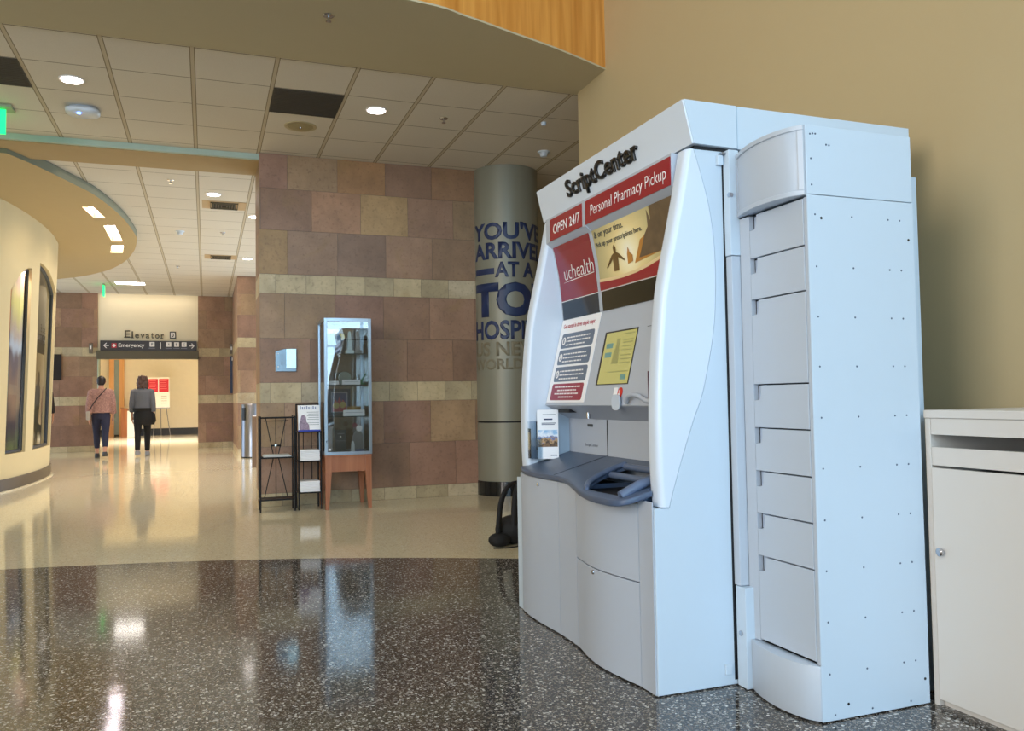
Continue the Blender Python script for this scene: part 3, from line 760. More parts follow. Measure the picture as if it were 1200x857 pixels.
# picture panel
def picture_material():
    m, nt, b = nodes_of('sunrise_print')
    g = nt.nodes.new('ShaderNodeTexCoord'); sp = nt.nodes.new('ShaderNodeSeparateXYZ'); nt.links.new(g.outputs['Object'], sp.inputs[0])
    # local frame of the kiosk: sun sits at y 2.86-3.0, z 1.52
    dy = math_n(nt, 'SUBTRACT', sp.outputs[1], 2.845-3.0); dz = math_n(nt, 'SUBTRACT', sp.outputs[2], 1.535)
    d = math_n(nt, 'SQRT', math_n(nt, 'ADD', math_n(nt, 'MULTIPLY', dy, dy), math_n(nt, 'MULTIPLY', dz, dz)))
    r = nt.nodes.new('ShaderNodeValToRGB'); e = r.color_ramp.elements
    e[0].position = 0; e[0].color = lin((255, 252, 235))+(1,); e[1].position = .36; e[1].color = lin((150, 142, 108))+(1,)
    for p, c in ((.05, (255, 244, 200)), (.11, (240, 218, 156)), (.2, (206, 190, 136))): x = e.new(p); x.color = lin(c)+(1,)
    nt.links.new(d, r.inputs[0]); nt.links.new(r.outputs[0], b.inputs['Base Color']); b.inputs['Roughness'].default_value = .25
    return m
flat_poly([rect(on(3.11), on(2.434), 1.417, 1.668)], 'picture_panel', picture_material(), K, Pm, cv=8, thick=.003)
m_cl = mat('cliff_print', (104, 84, 62), .3, var=.45, scale=26)
m_cl2 = mat('sunlit_cliff_print', (188, 128, 52), .3, var=.25, scale=20)
flat_poly([[(on(2.83), 1.495), (on(2.80), 1.56), (on(2.735), 1.60), (on(2.70), 1.58), (on(2.60), 1.50), (on(2.434), 1.48), (on(2.434), 1.50), (on(2.6), 1.535)]][:0] or [[(on(2.80), 1.485), (on(2.775), 1.52), (on(2.74), 1.565), (on(2.70), 1.575), (on(2.60), 1.50)]], 'cliff_glow', m_cl2, K, PmR, cv=3)
def PmR2(u, v, w): return (px(v)-w-.0056, 3.53-u, v)
def PmR3(u, v, w): return (px(v)-w-.0066, 3.53-u, v)
flat_poly([[(on(2.76), 1.50), (on(2.70), 1.575), (on(2.665), 1.60), (on(2.655), 1.66), (on(2.64), 1.615), (on(2.63), 1.668), (on(2.434), 1.668), (on(2.434), 1.50)]], 'cliff', m_cl, K, PmR2, cv=6)
# red swoosh at the foot of the picture
sw = [(on(3.11), 1.417)]+[(on(2.434), 1.417)]+[(on(y), 1.452+.055*((3.11-y)/.68)**1.0-.030*math.sin((3.11-y)/.68*math.pi)) for y in (2.434, 2.5, 2.6, 2.7, 2.8, 2.9, 3.0, 3.11)]
edge = [(u, z+.013) for u, z in sw[2:]]
flat_poly([sw[2:]+edge[::-1]], 'swoosh_edge', mat('pale_swoosh', (226, 200, 150), .3), K, PmR2, cv=2)
flat_poly([sw], 'red_swoosh', M['red'], K, PmR3, cv=2)
m_man = mat('figure_print', (104, 76, 34), .3, var=.2)
flat_poly([[(on(y), z) for y, z in ((3.035, 1.497), (3.03, 1.492), (2.985, 1.535), (2.965, 1.545), (2.962, 1.575), (2.952, 1.583), (2.942, 1.575), (2.94, 1.545), (2.915, 1.53), (2.862, 1.506), (2.862, 1.511), (2.91, 1.541), (2.925, 1.553), (2.935, 1.560))][:0] or
           [(on(y), z) for y, z in ((3.030, 1.503), (3.025, 1.499), (2.972, 1.530), (2.968, 1.478), (2.930, 1.478), (2.928, 1.530), (2.878, 1.508), (2.874, 1.513), (2.920, 1.544), (2.938, 1.551), (2.936, 1.571), (2.946, 1.582), (2.957, 1.571), (2.955, 1.551), (2.978, 1.544))]], 'printed_figure', m_man, K, PmR3, cv=3)
flat_poly([[(on(y), z) for y, z in ((2.85, 1.49), (2.85, 1.53), (2.838, 1.553), (2.828, 1.53), (2.81, 1.52), (2.81, 1.495))]], 'printed_figure', m_cl2, K, PmR3, cv=3)
flat_text('& on your time.', 'lettering', M['darkink'], K, PmR3, .25, .034, 0, on(3.095), 1.625, cv=2)
flat_text('Pick up your prescriptions here.', 'lettering', M['darkink'], K, PmR3, .385, .026, 0, on(3.095), 1.588, cv=2)
flat_poly([rect(on(3.11), on(2.434), 1.413, 1.4165)], 'pin_stripe', M['ink'], K, Pm, thick=.003)
flat_poly([rect(on(3.11), on(2.434), 1.331, 1.413)], 'smoked_window', M['blackglass'], K, Pm, cv=2, thick=.003)
# instruction label
flat_poly([rrect(on(3.528), on(3.126), .948, 1.329, .004)], 'instruction_label', M['paper'], K, Pm, thick=.002)
def PmL(u, v, w): return (px(v)-w-.0034, 3.53-u, v)
def PmT(u, v, w): return (px(v)-w-.0044, 3.53-u, v)
flat_text('Get started in three simple steps:', 'lettering', M['redink'], K, PmL, .33, .026, .004, on(3.50), 1.282)
for k, (a, b2) in enumerate(((1.198, 1.262), (1.122, 1.186), (1.045, 1.108))):
    flat_poly([rrect(on(3.492), on(3.155), a-.004, b2, .012)], 'instruction_box', M['labelgrey'], K, PmL)
    bmn = poly_bm([disc(on(3.462), (a+b2)/2-.002, .018, 20)])
    put_bm(map_bm(bmn, PmT, thick=.0008), 'number_disc', M['ink'], K)
    def PmN(u, v, w): return (px(v)-w-.0054, 3.53-u, v)
    flat_text(str(k+1), 'lettering', M['labelgrey'], K, PmN, .010, .020, .01, on(3.467), (a+b2)/2-.012)
    for j in range(3):
        L = (.24, .25, .20)[j]; zz = b2-.020-j*.017; bars = []; u = on(3.435)
        random.seed(k*7+j)
        while u < on(3.435)+L: 
            w_ = random.uniform(.012, .032); bars.append(rect(u, min(u+w_, on(3.435)+L), zz-.003, zz+.003)); u += w_+.006
        flat_poly(bars, 'fine_print', M['ink'], K, PmT)
flat_poly([rrect(on(3.492), on(3.158), .958, 1.032, .012)], 'instruction_box', M['labelred'], K, PmL)
for j in range(4):
    zz = 1.017-j*.015; L = (.27, .20, .25, .15)[j]; u = (on(3.492)+on(3.158))/2-L/2; e_ = u+L; bars = []
    while u < e_: 
        w_ = random.uniform(.012, .032); bars.append(rect(u, min(u+w_, e_), zz-.003, zz+.003)); u += w_+.006
    flat_poly(bars, 'fine_print', M['ink'], K, PmT)
random.seed(11)
# screen: a rim with the lit face set into it
flat_poly([rect(on(3.046), on(2.772), 1.018, 1.235)], 'screen_bezel', M['black'], K, Pm, thick=.0015)
def PmS(u, v, w): return (px(v)-w-.0030, 3.53-u, v)
def PmS2(u, v, w): return (px(v)-w-.0040, 3.53-u, v)
flat_poly([rect(on(3.030), on(2.776), 1.021, 1.229)], 'screen', M['screen'], K, PmS, thick=.0005)
for q in ((3.01, 2.955, 1.165, 1.185), (3.01, 2.955, 1.128, 1.148), (2.84, 2.80, 1.036, 1.056)): flat_poly([rect(on(q[0]), on(q[1]), q[2], q[3])], 'screen_button', M['screenbtn'], K, PmS2)
flat_poly([rect(on(2.87), on(2.79), z, z+.004) for z in (1.215, 1.19, 1.18, 1.165, 1.15, 1.13, 1.115, 1.10)]+[rect(on(2.955), on(2.79), .0+1.066, 1.070), rect(on(2.925), on(2.90), 1.16, 1.20), [(on(2.94), 1.10), (on(2.885), 1.10), (on(2.89), 1.155), (on(2.91), 1.165), (on(2.935), 1.155)]], 'screen_image', M['screenink'], K, PmS2)
flat_poly([rect(on(2.705), on(2.434), 1.2305, 1.2325)], 'panel_seam', M['dark'], K, Pm, thick=.0003)
# card reader moulding, stickers
flat_poly([rrect(on(2.872), on(2.842), .955, 1.005, .003)], 'white_sticker', M['paper'], K, Pm, thick=.002)
flat_poly([disc(on(2.818), .985, .017, 24, .020)], 'red_sticker', M['redlit'], K, Pm, thick=.004)
flat_poly([rect(on(2.8205), on(2.8155), .984, .996), rect(on(2.826), on(2.810), .975, .983)], 'sticker_mark', M['ink'], K, PmR3)
flat_poly([rrect(on(2.850), on(2.785), .918, .978, .022)], 'scanner_guard', mat('frosted_plastic', (196, 208, 224), .25), K, lambda u, v, w: (1.472-w, 3.53-u, v), thick=.005)
build(MB().tube(crom([(1.470, 2.735, .948), (1.462, 2.70, .972), (1.462, 2.64, .974), (1.470, 2.59, .955), (1.475, 2.54, .95)], 6), .009, 10), 'card_reader_lip', M['greyface'], K, auto=40)
build(MB().box(1.484, 1.494, 2.585, 2.60, .955, 1.06, .002), 'card_slot', mat('plum_plastic', (84, 50, 72), .4), K)
# underside details
build(MB().box(1.505, 1.54, 3.33, 3.45, .902, .9165), 'camera_window', M['dark'], K)
build(MB().tube([(1.545, 3.22, .905), (1.545, 3.22, .878)], .009, 12), 'underside_lock', M['chrome'], K, auto=40)
# niche back seam
build(MB().box(1.5975, 1.601, 3.148, 3.152, .72, .872), 'niche_seam', M['dark'], K)
build(MB().box(1.597, 1.601, 3.29, 3.34, .838, .850), 'niche_label', M['darkink'], K)
bmn = text_bm('ScriptCenter', .13, .016, 0)
put_bm(map_bm(bmn, lambda u, v, w: (1.5990-w, 3.37-u, .748+v), thick=.0006), 'lettering', M['greyink'], K)
# lower body ------------------------------------------------
PLY = [2.362, 2.44, 2.50, 2.60, 2.70, 2.80, 2.88, 2.95, 3.12, 3.30, 3.44, 3.54, 3.60, 3.62]
PLX = [1.357, 1.355, 1.345, 1.328, 1.320, 1.326, 1.340, 1.350, 1.353, 1.344, 1.344, 1.354, 1.372, 1.385]
sm = crom(list(zip(PLY, PLX)), 6); SY = [a for a, b in sm]; SX = [b for a, b in sm]
def fx(y): return interp(y, SY, SX)
def panel(ya, yb, za, zb, name, m, off=0, t=.02, nn=14):
    ys = [ya+(yb-ya)*i/nn for i in range(nn+1)]
    poly = [(fx(y)+off, y) for y in ys]+[(fx(y)+off+t, y) for y in ys[::-1]]
    return build(MB().prism(poly, 'z', za, zb, .0012, 1), name, m, K, auto=30)
ys = [2.436+(3.543-2.436)*i/40 for i in range(41)]
build(MB().prism([(fx(y)+.024, y) for y in ys]+[(2.05, 3.543), (2.05, 2.436)], 'z', .03, .615), 'base_core', M['dark'], K)
panel(2.367, 2.452, .004, .624, 'corner_panel', M['greyface'], 0, .004)
panel(2.455, 2.938, .350, .624, 'pickup_door', M['greyface'])
lowd = panel(2.455, 2.938, .006, .346, 'lower_door', M['greyface'])
panel(2.941, 3.118, .006, .624, 'filler_panel', M['greyface'])
panel(3.121, 3.545, .006, .624, 'left_door', M['greyface'])
panel(3.548, 3.618, .006, .624, 'corner_panel', M['white'], 0, .02, 6)
def lock(x, y, z, name='door_lock', r=.0085, parent=K):
    return build(MB().lathe([(.001, -.006), (r*.8, -.006), (r, -.003), (r, .004)], (x, y, z), 18, 'x'), name, M['chrome'], parent)
lock(fx(2.735), 2.735, .333, parent=lowd); lock(fx(3.31), 3.31, .597)
# counter --------------------------------------------------
def cz(x): return .648+(x-1.34)*.277
cf = crom([(1.372, 3.585), (1.350, 3.52), (1.334, 3.42), (1.334, 3.30), (1.341, 3.15), (1.343, 3.07), (1.330, 2.97), (1.300, 2.85), (1.272, 2.73), (1.257, 2.62), (1.256, 2.53), (1.260, 2.47), (1.278, 2.425), (1.315, 2.405), (1.379, 2.402)], 5)
cpoly = cf+[(1.379, 2.436), (1.60, 2.436), (1.60, 3.541), (1.392, 3.541)]
bm = bmesh.new(); f_ = bm.faces.new([bm.verts.new((x, y, cz(x)-.022)) for x, y in cpoly])
r = bmesh.ops.extrude_face_region(bm, geom=[f_])
for g in r['geom']:
    if isinstance(g, bmesh.types.BMVert): g.co.z += .022
bmesh.ops.recalc_face_normals(bm, faces=bm.faces[:])
bmesh.ops.bevel(bm, geom=[e for e in bm.edges if abs(e.verts[0].co.z-e.verts[1].co.z) < .3 and not e.is_boundary and abs((e.verts[0].co-e.verts[1].co).normalized().z) < .9], offset=.006, segments=3, profile=.5, affect='EDGES')
mb = MB(); mb.bm(bm); counter = build(mb, 'counter', M['slate'], K, auto=35)
ocut = MB(); co = crom([(1.292, 2.72), (1.34, 2.80), (1.42, 2.86), (1.50, 2.885), (1.545, 2.88)], 5)
ocut.prism(co+[(1.555, 2.47), (1.300, 2.46)], 'z', .55, .80)
cutter = build(ocut, 'cut', M['dark'], K)
boolean_cut(counter, [cutter])
# tray interior: a shallow lip in front, a deep well behind it
tf = MB().prism([(1.286, 2.455), (1.286, 2.735), (1.335, 2.805), (1.366, 2.825), (1.366, 2.455)], 'z', .611, .6145)
tf.box(1.362, 1.575, 2.452, 2.898, .575, .585)
build(tf, 'tray_floor', mat('brown_tray', (96, 78, 52), .5, var=.3, scale=60), K)
tr = MB()
for q0, q1 in (((1.362, 2.445), (1.57, 2.450)), ((1.362, 2.897), (1.57, 2.902)), ((1.575, 2.45), (1.58, 2.90))): tr.box(q0[0], q1[0], q0[1], q1[1], .576, .632)
build(tr, 'tray_wall', M['slate'], K)
rim = [(x, y, cz(x)+.003) for x, y in co]
build(MB().tube(rim, [.006]+[.011]*(len(rim)-2)+[.006], 10), 'tray_rim', M['slate2'], K, auto=50)
build(MB().tube([(1.295, 2.465, cz(1.295)+.002), (1.36, 2.462, cz(1.36)+.016), (1.46, 2.462, cz(1.46)+.022), (1.55, 2.464, cz(1.55)+.006)], .017, 12), 'tray_rim', M['slate2'], K, auto=50)
for k, (xa, zz) in enumerate(((1.535, -.006), (1.47, -.016))):
    build(MB().tube([(xa, 2.47, cz(xa)+zz), (xa, 2.875-k*.008, cz(xa)+zz)], .013, 10), 'tray_slat', M['slate2'], K, auto=50)
build(MB().prism([(1.348, cz(1.348)+.0008), (1.598, cz(1.598)+.0008), (1.598, cz(1.598)-.001), (1.348, cz(1.348)-.001)], 'y', 3.150, 3.153), 'counter_seam', M['dark'], K)
build(MB().prism([(1.565, cz(1.565)+.0015), (1.594, cz(1.594)+.0015), (1.594, cz(1.594)-.001), (1.565, cz(1.565)-.001)], 'y', 2.50, 2.64), 'counter_label', M['greyink'], K)
# hinge hardware on the kiosk side
build(MB().box(1.630, 1.652, 2.345, 2.36, 1.752, 1.786, .002), 'hinge_bracket', M['white'], K)
build(MB().box(1.640, 1.664, 2.338, 2.36, 1.786, 1.794, .001), 'hinge_bracket', M['steel'], K)
build(MB().box(1.615, 1.640, 2.352, 2.36, .04, .075, .002), 'hinge_bracket', M['white'], K)
build(MB().box(1.6535, 1.70, 2.3575, 2.3595, .02, 1.80), 'hinge_gap', M['dark'], K)
# brochure holder on the inside of the far fin
hl = MB(); hl.box(1.385, 1.50, 3.528, 3.532, .695, .865); hl.box(1.385, 1.50, 3.498, 3.500, .695, .79); hl.box(1.385, 1.50, 3.498, 3.532, .692, .695); hl.box(1.385, 1.387, 3.498, 3.532, .695, .83)
build(hl, 'brochure_holder', M['acrylic'], K)
build(MB().box(1.43, 1.45, 3.532, 3.539, .73, .86), 'holder_bracket', M['dark'], K)
# brochure (leans in the holder, facing the customer)
def brochure():
    b = thing('brochure', (1.47, 3.45, .70), 'white brochure with a mountain photo standing in the clear holder inside the kiosk', 'brochure')
    # plane turned towards the camera side
    a = Vector((1.423, 3.508, 0)); c = Vector((1.515, 3.478, 0)); d = (c-a).normalized(); nrm = Vector((d.y, -d.x, 0))
    if nrm.y > 0: nrm = -nrm
    def f(u, v, w): p = a+d*u+nrm*w; return (p.x, p.y, v)
    Wd = (c-a).length
    put_bm(map_bm(poly_bm([rrect(0, Wd, .690, .915, .006)]), f, thick=.003), 'cover', M['paper'], b)
    f2 = lambda u, v, w: f(u, v, w+.0034)
    m, nt, bb = nodes_of('snowy_mountain_print')
    g = nt.nodes.new('ShaderNodeTexCoord'); sp = nt.nodes.new('ShaderNodeSeparateXYZ'); nt.links.new(g.outputs['Object'], sp.inputs[0])
    nz = nt.nodes.new('ShaderNodeTexNoise'); nz.inputs['Scale'].default_value = 60; nt.links.new(g.outputs['Object'], nz.inputs['Vector'])
    t = math_n(nt, 'ADD', math_n(nt, 'MULTIPLY', math_n(nt, 'SUBTRACT', sp.outputs[2], .035), 11), math_n(nt, 'MULTIPLY', math_n(nt, 'SUBTRACT', nz.outputs['Fac'], .5), .9))
    r = nt.nodes.new('ShaderNodeValToRGB'); e = r.color_ramp.elements
    e[0].position = 0; e[0].color = lin((150, 112, 70))+(1,); e[1].position = 1; e[1].color = lin((150, 190, 225))+(1,)
    for p, cc in ((.25, (70, 52, 40)), (.4, (200, 160, 110)), (.5, (60, 96, 160)), (.7, (235, 240, 248))): x = e.new(p); x.color = lin(cc)+(1,)
    nt.links.new(t, r.inputs[0]); nt.links.new(r.outputs[0], bb.inputs['Base Color'])
    put_bm(map_bm(poly_bm([rect(.004, Wd-.004, .745, .822)]), f2, thick=.0005), 'cover_photo', m, b)
    put_bm(map_bm(poly_bm([rect(.03, .07, .868, .874), rect(.02, .085, .852, .855), rect(.02, .08, .846, .849), rect(.025, .085, .892, .894), rect(.06, .09, .704, .708)]), f2, thick=.0005), 'cover_print', M['blue'], b)
brochure()

# ================================================================== DRAWER TOWER (beside the kiosk)
V = thing('drawer_tower', (1.9, 2.15, 0), 'tall pale blue-grey drawer cabinet bolted to the near side of the kiosk', 'cabinet')
build(MB().box(1.7165, 2.104, 1.992, 2.322, .006, 1.565), 'carcass', M['dark'], V)
build(MB().box(1.694, 2.108, 1.9885, 1.992, .004, 1.5692, .0006, 1), 'side_panel', M['white'], V)
build(MB().box(1.694, 2.108, 1.9885, 2.322, 1.571, 1.783, .003), 'top_housing', M['white'], V)
build(MB().box(2.1, 2.108, 1.992, 2.322, .004, 1.567), 'rear_panel', M['white'], V)
build(MB().box(1.694, 1.706, 1.9925, 2.004, .168, 1.562), 'frame_post', M['vault'], V)
build(MB().box(1.694, 1.712, 2.270, 2.322, .168, 1.562), 'frame_post', M['vault'], V)
zs = [1.562, 1.417, 1.280, 1.001, .860, .7195, .582, .4445, .1735]
def vx(y): return interp(y, VY, VX)
vv = crom([(1.989, 1.690), (2.02, 1.668), (2.06, 1.655), (2.12, 1.647), (2.18, 1.649), (2.24, 1.660), (2.29, 1.676), (2.322, 1.690)], 5); VY = [a for a, b in vv]; VX = [b for a, b in vv]
def bulge(z0, z1, off0=0, ya=1.989, yb=2.322, xin=1.705, name='kick_panel', m='vault'):
    ysx = [ya+(yb-ya)*i/24 for i in range(25)]
    return build(MB().prism([(vx(y)+off0, y) for y in ysx]+[(xin, yb), (xin, ya)], 'z', z0, z1, .002, 2), name, M[m], V, auto=30)
bulge(.006, .166)
tp = bulge(1.567, 1.781, 0, name='top_panel')
# raised frame of the top panel: four bars following the bulge
def bar(z0, z1, ya, yb):
    ysx = [ya+(yb-ya)*i/20 for i in range(21)]
    mbx = MB().prism([(vx(y)-.005, y) for y in ysx]+[(vx(y)+.001, y) for y in ysx[::-1]], 'z', z0, z1, .0015, 1)
    return mbx
fm = MB()
for z0, z1, ya, yb in ((1.567, 1.582, 1.989, 2.322), (1.766, 1.781, 1.989, 2.322), (1.582, 1.766, 1.989, 2.001), (1.582, 1.766, 2.308, 2.322)):
    q = bar(z0, z1, ya, yb); fm.add(q.v, q.f)
build(fm, 'panel_frame', M['vault'], tp, auto=30)
for k in range(8):
    z1, z0 = zs[k]-.0022, zs[k+1]+.0022
    ya, yb = 2.006, 2.267
    # drawer front with a quarter-round pull notch at its far top corner
    nb = .036; nh = min(.048, (z1-z0)*.42)
    arcp = [(yb, z1-nh), (yb-nb*.45, z1-nh)]+[(yb-nb*.45-nb*.55*math.sin(t*math.pi/10), z1-nh+nh*.5*(1-math.cos(t*math.pi/10))) for t in range(1, 6)]+[(yb-nb, z1)]
    poly = [(ya, z0), (yb, z0)]+arcp+[(ya, z1)]
    dr = build(MB().prism(poly, 'x', 1.692, 1.712, .001, 1), 'drawer', M['vault'], V)
    hnd = MB(); hnd.prism([(yb, z1-nh+.0015)]+[(p[0]+.001, p[1]+.001) for p in arcp[1:]]+[(yb, z1)], 'x', 1.7125, 1.7165)
    build(hnd, 'finger_pull', M['pull'], dr)
# screws on the near side
ms = MB().lathe([(.0001, -.0014), (.0026, -.0012), (.0032, 0), (.0032, .001)], (0, 0, 0), 8, 'y')
src = build(ms, 'screw', M['screwm'], V); src.data.transform(Matrix.Translation(wloc(V))); src.location = Vector((1.73, 1.9885, 1.50))-wloc(V)
pos = []
rowz = [1.51, 1.352, 1.20, 1.05, .897, .745, .592, .442, .292, .14]
xcols = [1.722, 1.862, 2.005, 2.052]
for z in rowz:
    for x in xcols: pos.append((x+.006*(1.5-z)*.3, z-.0))
pos += [(1.712, 1.755), (1.722, 1.757), (1.732, 1.757), (1.772, 1.727), (1.783, 1.726), (1.713, 1.68), (1.713, 1.60), (1.74, .02), (1.88, .02), (2.03, .02)]
for i, (x, z) in enumerate(pos):
    o = src if i == 0 else src.copy()
    if i: COL.objects.link(o); o.parent = V
    o.location = Vector((x, 1.9885, z))-wloc(V)
hs = MB()
for x, z in ((1.745, 1.50), (2.085, 1.45), (2.09, .08), (1.79, .045)): hs.lathe([(.0001, -.0012), (.0042, -.0010), (.0042, .001)], (x, 1.9885, z), 10, 'y')
build(hs, 'screw_hole', M['black'], V)
# mounting strip between tower and kiosk
build(MB().box(1.6575, 1.697, 2.323, 2.357, 1.44, 1.80, .002), 'mounting_strip', M['white'], V)
build(MB().box(1.660, 1.697, 2.325, 2.357, .335, 1.438, .002), 'mounting_strip', M['vault'], V)
build(MB().box(1.660, 1.697, 2.300, 2.352, .004, .333, .002), 'mounting_plate', M['white'], V)
for z in (1.645, .181):
    build(MB().tube([(1.655, 2.325, z), (1.668, 2.325, z)], .0085, 14), 'thumb_screw', M['chrome'], V, auto=40)
build(MB().box(2.112, 2.205, 2.062, 2.34, .004, 1.68, .002), 'rear_duct', M['white'], V)
build(MB().tube([(1.725, 2.385, 1.963), (1.725, 2.385, 1.975)], .004, 8), 'roof_pin', M['ink'], K)

# ================================================================== WHITE CABINET (right)
Cb = thing('storage_cabinet', (2.37, 1.4, 0), 'off-white cabinet with an open slot above its door standing beside the drawer tower', 'cabinet')
cX0, cX1, cY0, cY1 = 2.12, 2.62, .85, 1.985
build(MB().box(cX0+.002, cX1, cY1-.02, cY1, 0, .886, .001, 1), 'side_panel', M['cabwhite'], Cb)
build(MB().box(cX0+.002, cX1, cY0, cY0+.02, 0, .886, .001, 1), 'side_panel', M['cabwhite'], Cb)
build(MB().box(cX0, cX1+.0, cY0-.005, cY1+.003, .887, .912, .002), 'top', M['cabwhite'], Cb)
build(MB().box(cX0+.003, cX0+.02, cY0+.02, cY1-.022, .836, .886), 'upper_rail', M['cabwhite'], Cb)
build(MB().box(cX0+.003, cX0+.02, cY0+.02, cY1-.022, .741, .797), 'lower_rail', M['cabwhite'], Cb)
cd = build(MB().box(cX0-.003, cX0+.016, cY0+.02, cY1-.024, .022, .733, .0012, 1), 'door', M['cabwhite'], Cb)
build(MB().box(cX0+.02, cX0+.03, cY0+.02, cY1-.024, .0, .022), 'toe_board', M['cabwhite'], Cb)
build(MB().box(cX1-.01, cX1, cY0+.02, cY1-.02, 0, .886), 'back_panel', M['cabwhite'], Cb)
build(MB().box(cX0+.03, cX1-.01, cY0+.02, cY1-.02, .70, .715), 'shelf', M['dark'], Cb)
build(MB().lathe([(.0001, -.022), (.008, -.022), (.0125, -.018), (.0125, -.010), (.006, -.006), (.006, 0)], (cX0-.003, 1.928, .478), 20, 'x'), 'knob', M['chrome'], cd, auto=40)
# shallow light-wood tray edge lying at the back of the cabinet top
t = recenter(build(MB().box(2.50, 2.60, 1.1, 1.70, .912, .917, .0015), 'paper_folder', mat('manila_paper', (206, 180, 140), .6)))
tag(t, 'flat tan folder lying at the back of the off-white cabinet top', 'folder')

# ================================================================== DISPLAY CASE, TABLE, RACKS
T = thing('wooden_table', (1.205, 7.72, 0), 'small reddish wooden table with tapered legs under the glass display case', 'table')
tx0, tx1, ty0, ty1 = .995, 1.415, 7.5, 7.94
build(MB().box(tx0, tx1, ty0, ty1, .470, .485, .002), 'table_top', M['tablewood'], T)
build(MB().box(tx0+.02, tx1-.02, ty0+.012, ty0+.03, .335, .470), 'apron', M['tablewood'], T)
ap = MB(); ap.box(tx0+.012, tx0+.03, ty0+.03, ty1-.03, .335, .47); ap.box(tx1-.03, tx1-.012, ty0+.03, ty1-.03, .335, .47); ap.box(tx0+.03, tx1-.03, ty1-.03, ty1-.012, .335, .47)
build(ap, 'apron', M['tablewood'], T)
for sx in (0, 1):
    for sy in (0, 1):
        ax = tx0+.004 if not sx else tx1-.004; ay = ty0+.004 if not sy else ty1-.004; dx = 1 if not sx else -1; dy = 1 if not sy else -1
        def ring(w, z): return [(ax, ay, z), (ax+dx*w, ay, z), (ax+dx*w, ay+dy*w, z), (ax, ay+dy*w, z)]
        build(MB().loft([ring(.030, .0), ring(.055, .335), ring(.055, .470)], smooth=False), 'leg', M['tablewood'], T)
D = thing('display_case', (1.205, 7.72, .485), 'tall glass display case with aluminium frame standing on the wooden table', 'display case')
dx0, dx1, dy0, dy1, dz0, dz1 = .992, 1.418, 7.495, 7.935, .485, 1.72
fr = MB(); w = .028
for x in (dx0, dx1-w):
    for y in (dy0, dy1-w): fr.box(x, x+w, y, y+w, dz0, dz1, .002, 1)
for z in (dz0, dz1-w):
    for y in (dy0, dy1-w): fr.box(dx0+w, dx1-w, y, y+w, z, z+w)
    for x in (dx0, dx1-w): fr.box(x, x+w, dy0+w, dy1-w, z, z+w)
build(fr, 'frame', M['alu'], D)
build(MB().prism([(dx0+w-.004, dy0+.016), (dx1-w+.004, dy0+.004), (dx1-w+.004, dy0+.008), (dx0+w-.004, dy0+.020)], 'z', dz0+w-.004, dz1-w+.004), 'front_pane', M['glass'], D)
build(MB().box(dx0+.010, dx0+.014, dy0+w, dy1-w, dz0+w, dz1-w), 'side_pane', M['glass'], D)
build(MB().box(dx1-.014, dx1-.010, dy0+w, dy1-w, dz0+w, dz1-w), 'side_pane', M['glass'], D)
build(MB().box(dx0+w, dx1-w, dy1-.014, dy1-.010, dz0+w, dz1-w), 'back_pane', M['glass'], D)
build(MB().box(dx0+.005, dx1-.005, dy0+.03, dy1-.03, dz0+.004, dz0+.022), 'case_floor', mat('dark_case_floor', (50, 56, 60), .4), D)
build(MB().box(dx0+w, dx1-w, dy0+w, dy1-w, dz1-.02, dz1-.012), 'case_roof', mat('dark_case_roof', (44, 52, 54), .4), D)
SH = [1.402, 1.119, .833]
for z in SH: build(MB().box(dx0+.032, dx1-.032, dy0+.032, dy1-.032, z-.010, z), 'shelf', M['smoke'], D)
build(MB().box(dx0+.008, dx0+.02, dy0-.012, dy0, .60, .62), 'lock', M['chrome'], D)
build(MB().box(dx0+.034, dx0+.055, dy0+.006, dy0+.009, .528, .545), 'price_tag', M['paper'], D)
SHF = dz0+.022
CAT = 'award'
GA = 'awards and keepsakes in the display case'
def cx(p): return .995+(p-380)*.00762
def obj1(mb, name, m, label, cat=CAT, group=None, auto=None):
    return tag(recenter(build(mb, name, m, None, auto=auto)), label, cat, group)
Yc = 7.70
obj1(MB().prism([(cx(393), 1.50), (cx(397), 1.403), (cx(403), 1.403), (cx(404), 1.56), (cx(400), 1.60)], 'y', Yc, Yc+.04, .003, 1), 'angular_award', mat('blue_dark_glass', (84, 104, 140), .15), 'dark blue angular award on the top shelf of the display case, left')
md = thing('medal_plaque', (cx(407), Yc+.12, 1.402), 'dark plaque with a round gold medal on the top shelf of the display case', CAT)
build(MB().box(cx(402.5), cx(411), Yc+.10, Yc+.125, 1.402, 1.60, .002), 'board', M['black'], md)
build(MB().lathe([(.0001, -.008), (.030, -.008), (.033, -.004), (.033, 0)], (cx(406.5), Yc+.10, 1.575), 24, 'y'), 'gold_medal', mat('gold', (200, 170, 90), .3, .8), md)
def obelisk(xc, y, z, w, h, m, lab, name='obelisk_award'):
    def rg(a, zz): return [(xc-a, y-a, zz), (xc+a, y-a, zz), (xc+a, y+a, zz), (xc-a, y+a, zz)]
    obj1(MB().loft([rg(w, z), rg(w, z+h*.16), rg(w*.62, z+h*.17), rg(w*.35, z+h*.93), rg(.001, z+h)], smooth=False), name, m, lab)
obelisk(cx(412.5), 7.64, 1.402, .035, .215, mat('frosted_white_glass', (220, 236, 238), .2), 'frosted white obelisk award on the top shelf of the display case')
obelisk(cx(422.5), 7.66, 1.402, .034, .22, mat('pewter_award', (140, 132, 128), .25, .5), 'slim pewter-brown pointed award on the top shelf of the display case, right')
bw = [(cx(399), 1.20), (cx(405), 1.121), (cx(412), 1.121), (cx(416), 1.24), (cx(398), 1.24)]
obj1(MB().prism(bw, 'y', Yc+.12, Yc+.14, .002, 1), 'trapezoid_award', M['crystal'], 'clear glass trapezoid award at the back of the second shelf')
